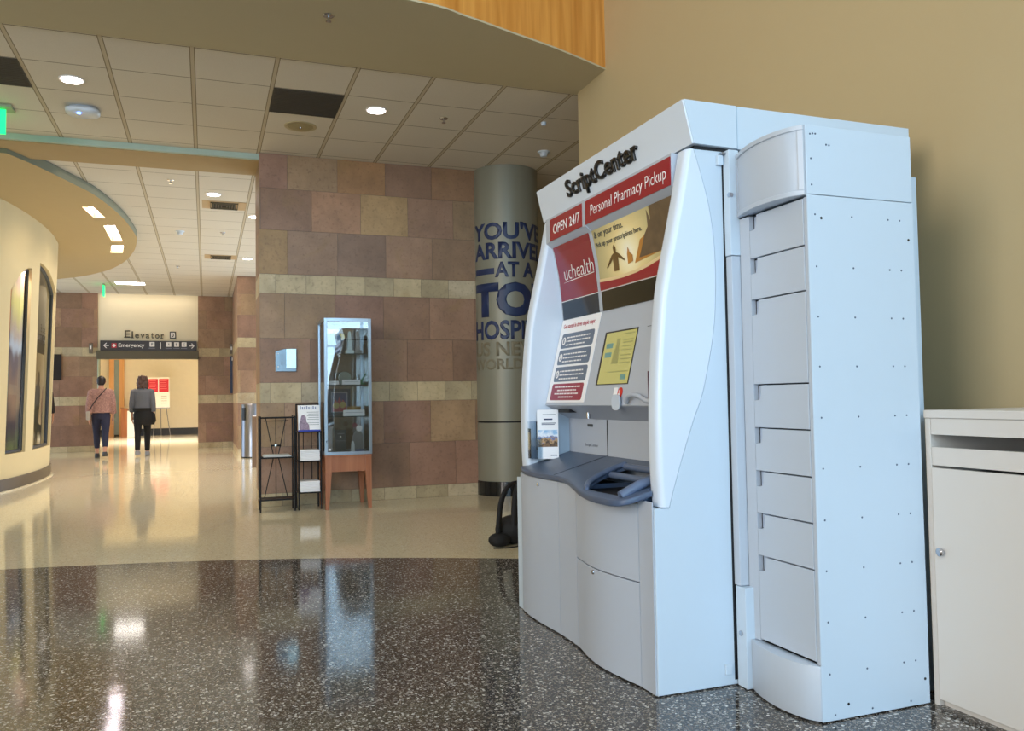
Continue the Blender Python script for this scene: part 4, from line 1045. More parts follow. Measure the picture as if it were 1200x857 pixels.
obj1(MB().prism([(cx(408)+.058*math.cos(math.radians(a)), 1.185+.058*math.sin(math.radians(a))) for a in range(-48, 229, 12)]+[(cx(402), 1.121), (cx(414), 1.121)], 'y', Yc, Yc+.03, .003, 1), 'round_award', mat('etched_glass', (128, 142, 136), .15), 'round etched glass award on the second shelf of the display case')
def card(x0, x1, y, z, h, lab, lines=2):
    c = thing('name_card', ((x0+x1)/2, y, z), lab, 'card', 'white name cards in the display case')
    build(MB().prism([(y, z), (y+.035, z), (y+.012, z+h)], 'x', x0, x1), 'card', M['paper'], c)
    build(MB().box(x0+.02, x1-.02, y+.0035, y+.0045, z+h*.55, z+h*.6), 'printed_line', M['greyink'], c)
card(cx(402), cx(423.5), 7.56, 1.119, .045, 'long white name card on the second shelf of the display case')
card(cx(386.5), cx(398), 7.56, 1.119, .035, 'short cream name card at the left of the second shelf')
card(cx(403), cx(428.5), 7.56, .833, .055, 'long white name card on the third shelf below the framed picture')
rb = obj1(MB().tube(crom([(cx(426), 7.63, 1.119), (cx(428), 7.64, 1.17), (cx(432), 7.65, 1.22), (cx(429), 7.66, 1.18), (cx(425), 7.64, 1.15), (cx(430), 7.62, 1.122)], 6), .007, 8), 'green_glass_ribbon', mat('green_glass', (50, 130, 80), .1), 'green twisted glass ornament at the right of the second shelf')
pf = thing('framed_picture', (cx(403), 7.78, .833), 'dark framed picture with red and blue shapes on the third shelf of the display case', 'picture')
build(MB().box(cx(388), cx(416), 7.78, 7.80, .835, 1.085, .004), 'frame', mat('navy_frame', (26, 30, 48), .3), pf)
build(MB().box(cx(392.5), cx(412.5), 7.776, 7.78, .865, 1.055), 'mount', mat('silver_mount', (150, 156, 170), .4), pf)
build(MB().box(cx(394), cx(411), 7.773, 7.777, .872, 1.045), 'artwork_ground', mat('artwork_blue', (40, 50, 100), .5), pf)
fa = lambda u, v, w: (u, 7.772-w, v)
flat_poly([[(cx(394), .93), (cx(398), .985), (cx(400), .96), (cx(402.5), 1.01), (cx(405), .96), (cx(407), .985), (cx(411), .94), (cx(411), .872), (cx(394), .872)]], 'artwork_shape', mat('artwork_red', (176, 44, 60), .5), pf, fa)
flat_poly([disc(cx(398.5), .93, .03, 16), disc(cx(406.5), .935, .03, 16)], 'artwork_shape', mat('artwork_ochre', (190, 170, 90), .5), pf, lambda u, v, w: (u, 7.7705-w, v))
cr = MB(); prof_ = [(.035, .0), (.052, .01), (.062, .05), (.066, .085)]
cr.lathe(prof_+[(.060, .085), (.055, .05), (.045, .015)], (cx(418), 7.67, .833), 24)
bl = thing('brass_bowl', (cx(418), 7.67, .833), 'small brass bowl with dark figures on the third shelf of the display case', 'bowl')
build(cr, 'bowl', mat('aged_brass', (168, 138, 84), .35, .6), bl, auto=40)
for k in range(8):
    a = k*math.pi/4; build(MB().lathe([(.001, 0), (.007, .004), (.007, .016), (.001, .022)], (cx(418)+.062*math.cos(a), 7.67+.062*math.sin(a), .862), 8), 'rim_figure', M['iron'], bl)
for k, (xx, hh) in enumerate(((cx(402.5), .19), )):
    pb = thing('black_plaque', (xx, 7.72, SHF), 'black plaque with pale engraved mark at the bottom of the display case', CAT)
    build(MB().box(cx(395), cx(409.5), 7.72, 7.745, SHF, .705, .003), 'board', M['black'], pb)
    build(MB().box(cx(399), cx(407), 7.7175, 7.7200, .665, .672), 'engraved_line', M['greyink'], pb)
    build(MB().lathe([(.0001, -.004), (.008, -.004), (.008, 0)], (cx(402.5), 7.72, .64), 12, 'y'), 'engraved_mark', M['ink'], pb)
    build(MB().box(cx(396), cx(409), 7.7175, 7.7200, .600, .604), 'engraved_line', M['greyink'], pb)
obj1(MB().loft([[(cx(392)+dx, 7.62+dy, SHF+z) for dx, dy in ((-.02*s, -.015), (.02*s, -.015), (.02*s, .015), (-.02*s, .015))] for z, s in ((0, 1.2), (.02, 1.2), (.025, .7), (.15, .8), (.23, .15))], smooth=False), 'crystal_spire', M['crystal'], 'clear crystal spire at the bottom left of the display case')
ga = thing('glass_award', (cx(421), 7.66, SHF), 'glass award with red and white discs on a blue base inside the display case', CAT)
build(MB().box(cx(414.5), cx(429.5), 7.63, 7.69, SHF, SHF+.018, .002), 'base', mat('blue_base', (40, 50, 110), .3), ga)
build(MB().prism([(cx(415), SHF+.018), (cx(428), SHF+.018), (cx(428), .66), (cx(424), .70), (cx(419), .70), (cx(415), .64)], 'y', 7.65, 7.67, .002, 1), 'glass_block', mat('smoky_etched_glass', (120, 118, 118), .12), ga)
build(MB().lathe([(.0001, -.006), (.028, -.006), (.028, 0)], (cx(423.5), 7.649, .715), 24, 'y'), 'white_disc', M['ink'], ga)
build(MB().lathe([(.0001, -.006), (.024, -.006), (.024, 0)], (cx(418.5), 7.662, .745), 24, 'y'), 'red_disc', mat('dark_red_disc', (120, 34, 44), .4), ga)
obj1(MB().loft([[(cx(414.5)+dx, 7.60+dy, SHF+z) for dx, dy in ((-.016*s, -.012), (.016*s, -.012), (.016*s, .012), (-.016*s, .012))] for z, s in ((0, 1.1), (.07, .9), (.09, .5), (.095, .5))], smooth=False), 'small_crystal', mat('small_pale_glass', (200, 206, 210), .15), 'small pale glass figure in front of the glass award, bottom of the display case')

def wire(mb, a, b, r=.006): mb.tube([a, b], r, 8); return mb
R1 = thing('literature_rack', (.595, 7.7, 0), 'black wire literature rack with crossed wires and one shelf, left of the poster rack', 'rack')
x0, x1, y0, y1 = .448, .742, 7.60, 7.80
for x in (x0, x1):
    for y, h in ((y0, .845), (y1, .845)):
        build(wire(MB(), (x, y, .0), (x, y, h), .0075), 'leg', M['iron'], R1, auto=50)
for z in (.83, .475, .105):
    mb = MB()
    for y in (y0, y1): wire(mb, (x0, y, z), (x1, y, z), .006)
    for x in (x0, x1): wire(mb, (x, y0, z), (x, y1, z), .006)
    build(mb, 'cross_rail', M['iron'], R1, auto=50)
mb = MB(); ym = y1
xm = (x0+x1)/2
wire(mb, (xm, ym, .83), (xm, ym, .105), .004)
for s in (-1, 1):
    wire(mb, (xm+s*.09, ym, .83), (xm+s*.02, ym, .48), .004); wire(mb, (xm+s*.02, ym, .475), (xm+s*.10, ym, .11), .004)
wire(mb, (xm-.11, ym, .80), (xm+.11, ym, .80), .004)
build(mb, 'crossed_wires', M['iron'], R1, auto=50)
build(MB().tube([(xm-.045, ym-.012, .575), (xm+.045, ym-.012, .575)], .008, 8), 'clasp', M['iron'], R1, auto=50)
build(MB().lathe([(.0001, -.012), (.012, -.010), (.014, 0), (.001, .002)], (xm, ym-.018, .575), 14, 'y'), 'rosette', M['chrome'], R1)
sh = MB()
for i in range(7): wire(sh, (x0, y0+i*(y1-y0)/6, .478), (x1, y0+i*(y1-y0)/6, .478), .003)
build(sh, 'wire_shelf', M['iron'], R1)
sh = MB(); sh.box(x0, x1, y0, y1, .098, .108); build(sh, 'bottom_shelf', M['iron'], R1)
for k in range(3):
    tag(recenter(build(MB().box(.475+.004*k, .715-.006*k, 7.615, 7.785, .482+.006*k, .4875+.006*k), 'leaflet', mat('leaflet_paper', (200, 200, 196), .6))), 'thin pale leaflet in the low pile on the crossed-wire rack', 'leaflet', 'leaflets on the crossed-wire rack')
R2 = thing('magazine_rack', (.876, 7.7, 0), 'narrow black rack holding a framed cover and two piles of newspapers beside the case', 'rack')
x0, x1, y0, y1 = .778, .975, 7.62, 7.82
for x in (x0, x1):
    for y, h in ((y0, .70), (y1, .95)):
        build(wire(MB(), (x, y, .0), (x, y, h), .0075), 'leg', M['iron'], R2, auto=50)
mb = MB()
for z in (.695, .43, .15):
    for y in (y0, y1): wire(mb, (x0, y, z), (x1, y, z), .006)
    for x in (x0, x1): wire(mb, (x, y0, z), (x, y1, z), .006)
for x in (.84, .915): wire(mb, (x, y1, .15), (x, y1, .95), .004)
wire(mb, (x0, y1, .945), (x1, y1, .945), .006)
build(mb, 'cross_rail', M['iron'], R2, auto=50)
for z in (.432, .152): build(MB().box(x0, x1, y0, y1, z, z+.006), 'shelf', M['iron'], R2)
po = thing('newspaper_cover', (.872, 7.63, .70), 'white newspaper cover with a blue headline displayed on top of the narrow rack', 'poster')
def Fp(u, v, w):
    return (.775+u, 7.612-w+v*.22, .702+v)
put_bm(map_bm(poly_bm([rect(0, .195, 0, .235)]), Fp, thick=.004), 'sheet', M['paper'], po)
g1 = lambda u, v, w: Fp(u, v, w+.0045)
put_bm(map_bm(poly_bm([rect(0, .195, 0, .014)]), g1, thick=.001), 'blue_band', mat('royal_blue_ink', (40, 60, 170), .5), po)
bmn = text_bm('Varicose', .155, .028, .0)
bmn.free(); bmn = text_bm('VERTICES', .150, .024, .01)
bmn.free()
# masthead is not readable in the photograph: pale blue strokes of its size
put_bm(map_bm(poly_bm([rect(.018+i*.019, .018+i*.019+.011, .197, .197+(.024 if i % 3 else .03)) for i in range(8)]), g1, thick=.0008), 'masthead', mat('pale_blue_ink', (150, 160, 190), .5), po)
m_ph = mat('cover_photo_print', (150, 130, 150), .5, var=.6, scale=70)
put_bm(map_bm(poly_bm([[(.01, .014), (.10, .014), (.095, .06), (.075, .085), (.07, .13), (.05, .15), (.03, .14), (.02, .10), (.01, .07)]]), g1, thick=.0008), 'cover_photo', m_ph, po)
put_bm(map_bm(poly_bm([rect(.08+.012*(i % 2), .185, .17-i*.016, .1735-i*.016) for i in range(8)]), g1, thick=.0008), 'fine_print', M['greyink'], po)
for base, top, lab in ((.438, .535, 'white folded newspaper in the upper pile of the narrow rack'), (.158, .255, 'white folded newspaper in the lower pile of the narrow rack')):
    n_ = 8; h = (top-base)/n_
    for k in range(n_):
        ox = random.uniform(-.006, .006); oy = random.uniform(-.008, .004)
        b_ = MB().box(.790+ox*.4, .963+ox*.4, 7.60+oy, 7.80+oy, base+k*h+.0006, base+(k+1)*h, .0035, 2)
        tag(recenter(build(b_, 'newspaper', M['paper'])), lab, 'newspaper', 'upper pile of newspapers' if base > .3 else 'lower pile of newspapers')
# plaque on the stone wall
PQ = thing('wall_plaque', (.703, 7.99, 1.25), 'small silver plaque with one cut corner mounted on the stone wall above the racks', 'sign')
build(MB().prism([(.608, 1.255), (.799, 1.255), (.799, 1.470), (.690, 1.470), (.608, 1.445)], 'y', 7.975, 7.998, .003, 2), 'plate', mat('satin_plate', (120, 130, 136), .28, .8), PQ)
build(MB().box(.706, .797, 7.971, 7.976, 1.285, 1.468, .001, 1), 'bright_insert', mat('mirror_insert', (176, 192, 190), .22, .9), PQ)
for x, z in ((.632, 1.425), (.632, 1.300), (.78, 1.43)): build(MB().lathe([(.0001, -.004), (.006, -.003), (.006, 0)], (x, 7.975, z), 10, 'y'), 'stud', M['ink'], PQ)
for k in range(5): build(MB().box(.645, .695, 7.9735, 7.9755, 1.41-k*.022, 1.414-k*.022), 'engraved_line', M['greyink'], PQ)

# backpack half hidden behind the kiosk
BP = thing('black_bag', (1.88, 5.15, 0), 'black fabric bag with a raised strap loop on the floor behind the kiosk', 'bag')
def blob(cx_, cy_, cz_, rx, ry, rz, n=16, m=10, p=2.4):
    rings = []
    for i in range(m+1):
        a = -math.pi/2+math.pi*i/m; zz = cz_+rz*math.sin(a); c = max(abs(math.cos(a))**(2/p), .02)
        rings.append([(cx_+rx*c*math.cos(2*math.pi*k/n), cy_+ry*c*math.sin(2*math.pi*k/n), zz) for k in range(n)])
    return rings
m_fab = mat('black_nylon', (14, 14, 16), .75, bump=.5, bscale=90)
build(MB().loft(blob(1.93, 5.2, .095, .13, .11, .095)), 'body', m_fab, BP)
build(MB().loft(blob(1.80, 5.13, .045, .075, .06, .045)), 'front_pocket', m_fab, BP)
def strap(pts, w):
    pts = crom(pts, 6); mb = MB(); n_ = len(pts); vs = []
    for i, p in enumerate(pts):
        p = Vector(p); vs += [p+Vector((-w/2, .0, 0)), p+Vector((w/2, 0, 0)), p+Vector((w/2, .012, 0)), p+Vector((-w/2, .012, 0))]
    fs = []
    for i in range(n_-1):
        a = 4*i; b_ = a+4
        for k in range(4): fs.append((a+k, a+(k+1) % 4, b_+(k+1) % 4, b_+k))
    mb.add(vs, fs, True); return mb
build(strap([(1.79, 5.12, .08), (1.80, 5.12, .19), (1.815, 5.12, .29), (1.855, 5.13, .37), (1.91, 5.14, .415), (1.97, 5.16, .42)], .035), 'strap', m_fab, BP)
build(strap([(1.90, 5.10, .10), (1.905, 5.11, .22), (1.92, 5.12, .33), (1.95, 5.14, .405)], .045), 'strap', m_fab, BP)
build(MB().tube(crom([(1.735, 5.06, .006), (1.80, 5.04, .006), (1.87, 5.05, .006), (1.93, 5.08, .006)], 4), .004, 6), 'loose_cord', m_fab, BP)

# ================================================================== CEILING FITTINGS
def downlight(x, y, name='downlight', label='', power=22, color=(1, .93, .84), r=.072, grp='round recessed ceiling lights'):
    t = thing(name, (x, y, CEIL-.02), label, 'light', grp)
    build(MB().lathe([(r, -.006), (r+.014, -.006), (r+.016, 0), (r+.014, .0)], (x, y, CEIL-.001), 32), 'trim_ring', M['ink'], t, auto=40)
    build(MB().lathe([(.001, -.0085), (r-.002, -.0085), (r-.001, -.004)], (x, y, CEIL-.001), 32), 'lens', M['lamp'], t)
    spot('downlight_lamp', (x, y, CEIL-.03), (x, y, 0), power, color, 125, .9, .06)
    return t
downlight(-.905, 6.576, label='round ceiling light beside the wireless access point')
downlight(1.295, 6.536, label='round ceiling light right of the dark louvre panel, before the stone wall')
downlight(.080, 9.759, label='round corridor ceiling light just before the first square air vent', color=WARM, power=16)
downlight(.585, 10.81, label='round corridor ceiling light half hidden by the stone wall edge', color=WARM, power=16)
downlight(.636, 14.008, label='farther round corridor light near the dark stone pillar', color=WARM, power=16)
def grille(x0, x1, y0, y1, label):
    t = thing('louvre_panel', ((x0+x1)/2, (y0+y1)/2, CEIL-.01), label, 'vent', 'dark louvre panels in the tiled ceiling')
    build(MB().box(x0, x1, y0, y1, CEIL-.006, CEIL-.0005), 'backing', M['grille'], t)
    mb = MB(); k = 0; y = y0+.02
    while y < y1-.01: mb.box(x0+.01, x1-.01, y, y+.006, CEIL-.009, CEIL-.006); y += .03
    build(mb, 'slats', M['grille'], t)
grille(.478, 1.003, 6.29, 6.822, 'dark square louvre panel in the tiled ceiling above the stone wall')
grille(-1.72, -1.195, 6.29, 6.822, 'dark louvre panel in the tiled ceiling at the left edge')
ap_ = thing('access_point', (-.91, 7.18, CEIL-.05), 'white round-cornered wireless access point with a blue status light on the ceiling', 'access point')
build(MB().loft([[(-.91+.125*s*a, 7.19+.105*s*b, CEIL-z) for a, b in [(math.copysign(abs(math.cos(t*math.pi/16))**.7, math.cos(t*math.pi/16)), math.copysign(abs(math.sin(t*math.pi/16))**.7, math.sin(t*math.pi/16))) for t in range(32)]] for z, s in ((.0, .75), (.018, .85), (.022, 1.0), (.045, .98), (.058, .85), (.062, .3))]), 'shell', M['whiteb'], ap_)
build(MB().lathe([(.001, -.012), (.014, -.011), (.016, 0)], (-.93, 7.13, CEIL-.058), 14), 'status_light', mat('blue_led', (90, 120, 220), .3, emit=(90, 140, 255), estr=4), ap_)
sp_ = thing('ceiling_speaker', (.758, 7.123, CEIL-.01), 'round perforated beige speaker in the ceiling tile behind the dark panel', 'speaker')
build(MB().lathe([(.105, -.002), (.125, -.008), (.135, -.004), (.135, .0)], (.758, 7.123, CEIL-.0005), 36), 'rim', mat('speaker_rim', (190, 176, 140), .5), sp_, auto=40)
build(MB().lathe([(.001, -.010), (.06, -.009), (.106, -.004)], (.758, 7.123, CEIL-.0005), 36), 'grille', mat('speaker_grille', (166, 152, 112), .5, bump=.6, bscale=260), sp_)
build(MB().lathe([(.001, -.02), (.01, -.018), (.012, -.008)], (.758, 7.123, CEIL-.0005), 12), 'hub', M['chrome'], sp_)
def sprinkler(x, y, label, z=CEIL):
    t = thing('sprinkler_head', (x, y, z-.05), label, 'sprinkler', 'ceiling sprinkler heads')
    build(MB().lathe([(.001, -.006), (.030, -.006), (.036, 0)], (x, y, z), 20), 'escutcheon', M['chrome'], t)
    build(MB().lathe([(.006, -.035), (.008, -.006)], (x, y, z), 10), 'stem', M['chrome'], t)
    build(MB().lathe([(.001, -.038), (.017, -.038), (.017, -.035), (.001, -.034)], (x, y, z), 14), 'deflector', M['chrome'], t)
sprinkler(.699, 4.974, 'chrome sprinkler head in the plain soffit near the top of the frame', CEIL-.012)
sprinkler(1.868, 6.567, 'sprinkler head in the tiled ceiling right of the round light')
sprinkler(-.346, 9.264, 'sprinkler head in the corridor ceiling just beyond the beam')
sprinkler(.218, 11.942, 'sprinkler head in the corridor ceiling between the two square vents')
sprinkler(-.45, 15.1, 'far sprinkler head in the corridor ceiling')
def detector(x, y, label):
    t = thing('smoke_detector', (x, y, CEIL-.05), label, 'smoke detector', 'ceiling detectors')
    build(MB().lathe([(.055, -.012), (.06, 0)], (x, y, CEIL), 20), 'base', M['whiteb'], t)
    build(MB().lathe([(.02, -.05), (.032, -.045), (.04, -.012)], (x, y, CEIL), 20), 'sensor', M['whiteb'], t)
detector(3.028, 7.18, 'white smoke detector on the ceiling above the round column')
detector(-.329, 12.007, 'white detector on the corridor ceiling')
sm_ = recenter(build(MB().lathe([(.001, -.03), (.02, -.028), (.024, 0)], (2.704, 6.402, CEIL), 14), 'ceiling_sensor', M['whiteb'])); tag(sm_, 'tiny white sensor on the ceiling grid line near the beige wall corner', 'sensor')
def vent(x0, x1, y0, y1, label):
    t = thing('air_vent', ((x0+x1)/2, (y0+y1)/2, CEIL-.012), label, 'vent', 'square corridor air vents')
    build(MB().box(x0-.09, x1+.09, y0-.04, y1+.04, CEIL-.006, CEIL-.0005), 'plate', mat('warm_vent_plate', (196, 168, 130), .5), t)
    mb = MB(); 
    for k in range(5):
        s = k*.03; 
        if x1-x0-2*s < .05: break
        mb.box(x0+s, x1-s, y0+s*.8, y0+s*.8+.008, CEIL-.018, CEIL-.006); mb.box(x0+s, x1-s, y1-s*.8-.008, y1-s*.8, CEIL-.018, CEIL-.006)
        mb.box(x0+s, x0+s+.008, y0+s*.8, y1-s*.8, CEIL-.018, CEIL-.006); mb.box(x1-s-.008, x1-s, y0+s*.8, y1-s*.8, CEIL-.018, CEIL-.006)
    build(mb, 'louvres', M['brown'], t)
    build(MB().box(x0+.02, x1-.02, y0+.02, y1-.02, CEIL-.0085, CEIL-.006), 'opening', M['dark'], t)
vent(.05, .36, 10.12, 10.44, 'nearer square air vent in the corridor ceiling')
vent(.07, .38, 13.82, 14.12, 'farther square air vent in the corridor ceiling')
fl = thing('fluorescent_light', (-1.38, 17.4, CEIL-.02), 'long bright rectangular light in the far corridor ceiling', 'light')
build(MB().box(-1.64, -1.10, 17.22, 17.58, CEIL-.012, CEIL-.001, .002), 'housing', M['ink'], fl)
build(MB().box(-1.62, -1.12, 17.25, 17.55, CEIL-.016, CEIL-.012), 'diffuser', M['lampw'], fl)
area('fluorescent_lamp', (-1.38, 17.4, CEIL-.03), (-1.38, 17.4, 0), .5, .3, 5, (1, .88, .74), 112)
# exit signs
ex = thing('exit_sign', (-1.6, 7.3, 3.1), 'glowing green edge-lit exit sign hanging from the ceiling at the left edge', 'exit sign')
build(MB().box(-1.75, -1.415, 7.26, 7.42, CEIL-.025, CEIL-.001, .003), 'canopy', mat('exit_canopy', (150, 160, 130), .5), ex)
build(MB().prism([(-1.80, 3.10), (-1.468, 3.10), (-1.468, CEIL-.025), (-1.80, CEIL-.025)], 'y', 7.335, 7.347, .001, 1), 'panel', M['green'], ex)
flat_text('EXIT', 'lettering', M['ink'], ex, lambda u, v, w: (-1.775+u, 7.333-w, 3.135+v), .26, .13, .03)
ex2 = thing('exit_sign', (-1.865, 17.7, 3.1), 'small green edge-lit exit sign at the far end of the corridor', 'exit sign')
build(MB().box(-1.88, -1.85, 17.6, 17.8, CEIL-.03, CEIL-.001), 'canopy', mat('exit_canopy_far', (150, 160, 130), .5), ex2)
build(MB().box(-1.876, -1.852, 17.62, 17.80, 3.08, CEIL-.03), 'panel', M['green'], ex2)

# ================================================================== FAR WALL FITTINGS
# elevator letters
EL = thing('elevator_lettering', (-1.2, YF, 2.38), 'bronze raised Elevator lettering with a D badge on the cream wall over the opening', 'sign')
def Ef(u, v, w): return (-1.62+u, YF+.019-w, 2.39+v)
for i, (ch, xx, ww, hh, dz) in enumerate((('E', 0, .105, .165, 0), ('l', .135, .03, .155, -.01), ('e', .20, .08, .10, -.01), ('v', .305, .085, .10, -.01), ('a', .41, .075, .10, -.012), ('t', .515, .05, .13, -.012), ('o', .595, .085, .10, -.014), ('r', .71, .06, .10, -.014))):
    flat_text(ch, 'raised_letter', M['brown'], EL, Ef, ww, hh*.95, .012, xx, dz, thick=.018)
    if ch in 'Elr': flat_poly([rect(xx-.012, xx+(.115 if ch == 'E' else .045), dz, dz+.014)], 'raised_letter', M['brown'], EL, Ef, thick=.018)
badge = flat_poly([rrect(.885, 1.01, -.015, .14, .012)], 'badge', M['signdark'], EL, Ef, thick=.015)
flat_poly([rrect(.905, .99, .008, .118, .01)], 'badge_face', M['ink'], badge, lambda u, v, w: Ef(u, v, w+.0155))
flat_text('D', 'badge_letter', M['signdark'], badge, lambda u, v, w: Ef(u, v, w+.017), .045, .075, .06, .925, .025)
SG = thing('directional_sign', (-1.13, YF-.05, 2.11), 'long dark directional sign with arrows and Emergency above the hallway opening', 'sign')
build(MB().box(-2.08, -.19, YF-.055, YF+.01, 2.112, 2.322, .004), 'sign_board', M['signdark'], SG)
def Sf(u, v, w): return (-2.08+u, YF-.056-w, 2.112+v)
def arrow(u, s):
    c = .105
    return [rect(min(u, u+s*.09), max(u, u+s*.09), c-.009, c+.009), [(u+s*.105, c), (u+s*.055, c+.055), (u+s*.035, c+.055), (u+s*.082, c)], [(u+s*.105, c), (u+s*.082, c), (u+s*.035, c-.055), (u+s*.055, c-.055)]]
bmz = poly_bm(arrow(.165, -1)); put_bm(map_bm(bmz, Sf, thick=.002), 'arrow', M['ink'], SG)
bmz = poly_bm(arrow(1.74, 1)); put_bm(map_bm(bmz, Sf, thick=.002), 'arrow', M['ink'], SG)
flat_poly([rect(.215, .315, .055, .155)], 'red_badge', mat('emergency_red', (190, 50, 60), .4), SG, Sf, thick=.002)
flat_poly([[(.225, .105), (.265, .065), (.305, .105), (.265, .145)]], 'white_diamond', M['ink'], SG, lambda u, v, w: Sf(u, v, w+.0025))
flat_text('Emergency', 'lettering', M['ink'], SG, Sf, .50, .105, .02, .35, .05)
for u, ch in ((.95, 'F'), (1.28, 'A'), (1.435, 'B'), (1.585, 'C')):
    bd_ = flat_poly([rrect(u, u+.10, .085, .185, .01)], 'letter_badge', M['ink'], SG, Sf, thick=.002)
    flat_text(ch, 'badge_letter', M['greyink'], bd_, lambda a, b_, w: Sf(a, b_, w+.0025), .035, .055, .03, u+.032, .107)
    flat_poly([rect(u-.015, u+.11, .045, .06)], 'caption_line', M['greyink'], SG, Sf, thick=.002)
flat_poly([rect(1.155, 1.175, .04, .18)], 'divider', M['ink'], SG, Sf, thick=.002)
def sconce(x, z, label, h=.22):
    t = thing('door_closer_sounder', (x, YF-.05, z), label, 'wall fitting', 'grey fittings on the far stone walls')
    t.name = 'wall_strobe'
    build(MB().prism([(YF-.001, z), (YF-.001, z+h), (YF-.06, z+h*.9), (YF-.09, z+h*.35), (YF-.04, z)], 'x', x, x+.07, .004, 1), 'housing', mat('grey_metal_housing', (132, 124, 116), .4, .4), t)
    build(MB().box(x+.02, x+.05, YF-.096, YF-.085, z+h*.4, z+h*.7), 'lens', M['ink'], t)
sconce(-2.29, 2.05, 'small grey wall fitting on the far stone wall left of the opening')
sconce(.49, 2.05, 'small grey wall fitting on the far stone wall beside the dark pillar')
tv = thing('wall_screen', (.59, YF-.04, 1.18), 'dark framed panel on the far stone wall, edge hidden by the dark pillar', 'panel')
build(MB().box(.50, .66, YF-.05, YF-.002, 1.18, 2.0, .004), 'frame', mat('navy_panel', (44, 46, 70), .3), tv)
build(MB().box(.53, .60, YF-.055, YF-.049, 1.90, 1.97), 'label', M['ink'], tv)
tv2 = recenter(build(MB().box(-3.0, -2.80, YF-.05, YF-.002, 1.5, 2.03, .006), 'notice_frame', mat('black_frame', (30, 28, 34), .3))); tag(tv2, 'dark framed notice on the far stone wall beside the curved wall', 'notice')
# podium, easel in the hallway
PD = thing('podium', (-2.25, 27.2, 0), 'brown wooden podium with a pale side panel in the far hallway', 'podium')
build(MB().box(-2.37, -2.20, 27.0, 27.4, 0, .86, .005), 'body', M['podium'], PD)
build(MB().box(-2.20, -2.00, 27.0, 27.4, 0, .78, .005), 'pale_side', M['paper'], PD)
build(MB().prism([(-2.38, .86), (-2.18, .78), (-2.18, .80), (-2.38, .885)], 'y', 26.98, 27.42), 'top', M['podium'], PD)
EA = thing('easel', (-1.3, 27.3, 0), 'thin metal easel holding the red and white poster in the hallway', 'easel')
for a, b_ in (((-1.50, 27.2, 0), (-1.36, 27.3, 1.7)), ((-1.02, 27.2, 0), (-1.26, 27.3, 1.7)), ((-1.30, 27.65, 0), (-1.31, 27.3, 1.7))):
    build(MB().tube([a, b_], .012, 8), 'leg', M['steel'], EA)
build(MB().box(-1.56, -1.04, 27.16, 27.24, .84, .86), 'ledge', M['steel'], EA)
PO = thing('poster', (-1.32, 27.18, .86), 'white poster with two red panels standing on the easel in the hallway', 'poster')
build(MB().box(-1.66, -1.04, 27.18, 27.20, .86, 1.78), 'board', M['paper'], PO)
for x0_, x1_ in ((-1.63, -1.37), (-1.34, -1.07)):
    rp = build(MB().box(x0_, x1_, 27.174, 27.181, 1.33, 1.73), 'red_panel', mat('poster_red', (212, 40, 66), .5), PO)
    mb = MB()
    for k in range(5): mb.box(x0_+.03, x1_-.05-.02*(k % 2), 27.171, 27.175, 1.67-k*.06, 1.682-k*.06)
    build(mb, 'text_lines', mat('poster_pale_red', (236, 130, 140), .5), rp)
mb = MB()
for k in range(4): mb.box(-1.28, -1.12, 27.175, 27.181, 1.2-k*.07, 1.21-k*.07)
build(mb, 'text_lines', M['greyink'], PO)
# trash can
TC = thing('trash_can', (.765, 15.3, 0), 'round stainless steel trash can with a dark opening in front of the dark pillar', 'trash can')
build(MB().lathe([(.185, 0), (.188, .02)], (.765, 15.3, 0), 40), 'base_ring', M['black'], TC)
build(MB().lathe([(.19, .02), (.19, .93), (.18, .945), (.001, .955)], (.765, 15.3, 0), 40), 'body', M['steel'], TC, auto=35)
mb = MB(); pts = []
a0 = math.atan2(-15.3, -.765)
P = []
for a in (-62, -52, -42, -34): P.append((.765+.193*math.cos(a0+math.radians(a)), 15.3+.193*math.sin(a0+math.radians(a))))
for q in range(3): mb.add([(P[q][0], P[q][1], .66), (P[q+1][0], P[q+1][1], .66), (P[q+1][0], P[q+1][1], .88), (P[q][0], P[q][1], .88)], [(0, 1, 2, 3)])
build(mb, 'opening', M['black'], TC, fix=False)
bx = thing('brown_pedestal', (.72, 13.0, 0), 'narrow brown stand with a sheet of paper on top, mostly hidden by the stone wall', 'stand')
build(MB().box(.655, .95, 12.95, 13.2, 0, .76, .004), 'body', mat('dull_brown_laminate', (120, 96, 76), .5), bx)
pp = recenter(build(MB().box(.665, .85, 12.97, 13.18, .76, .775), 'paper_stack', M['paper'])); tag(pp, 'white paper on top of the narrow brown stand', 'paper')

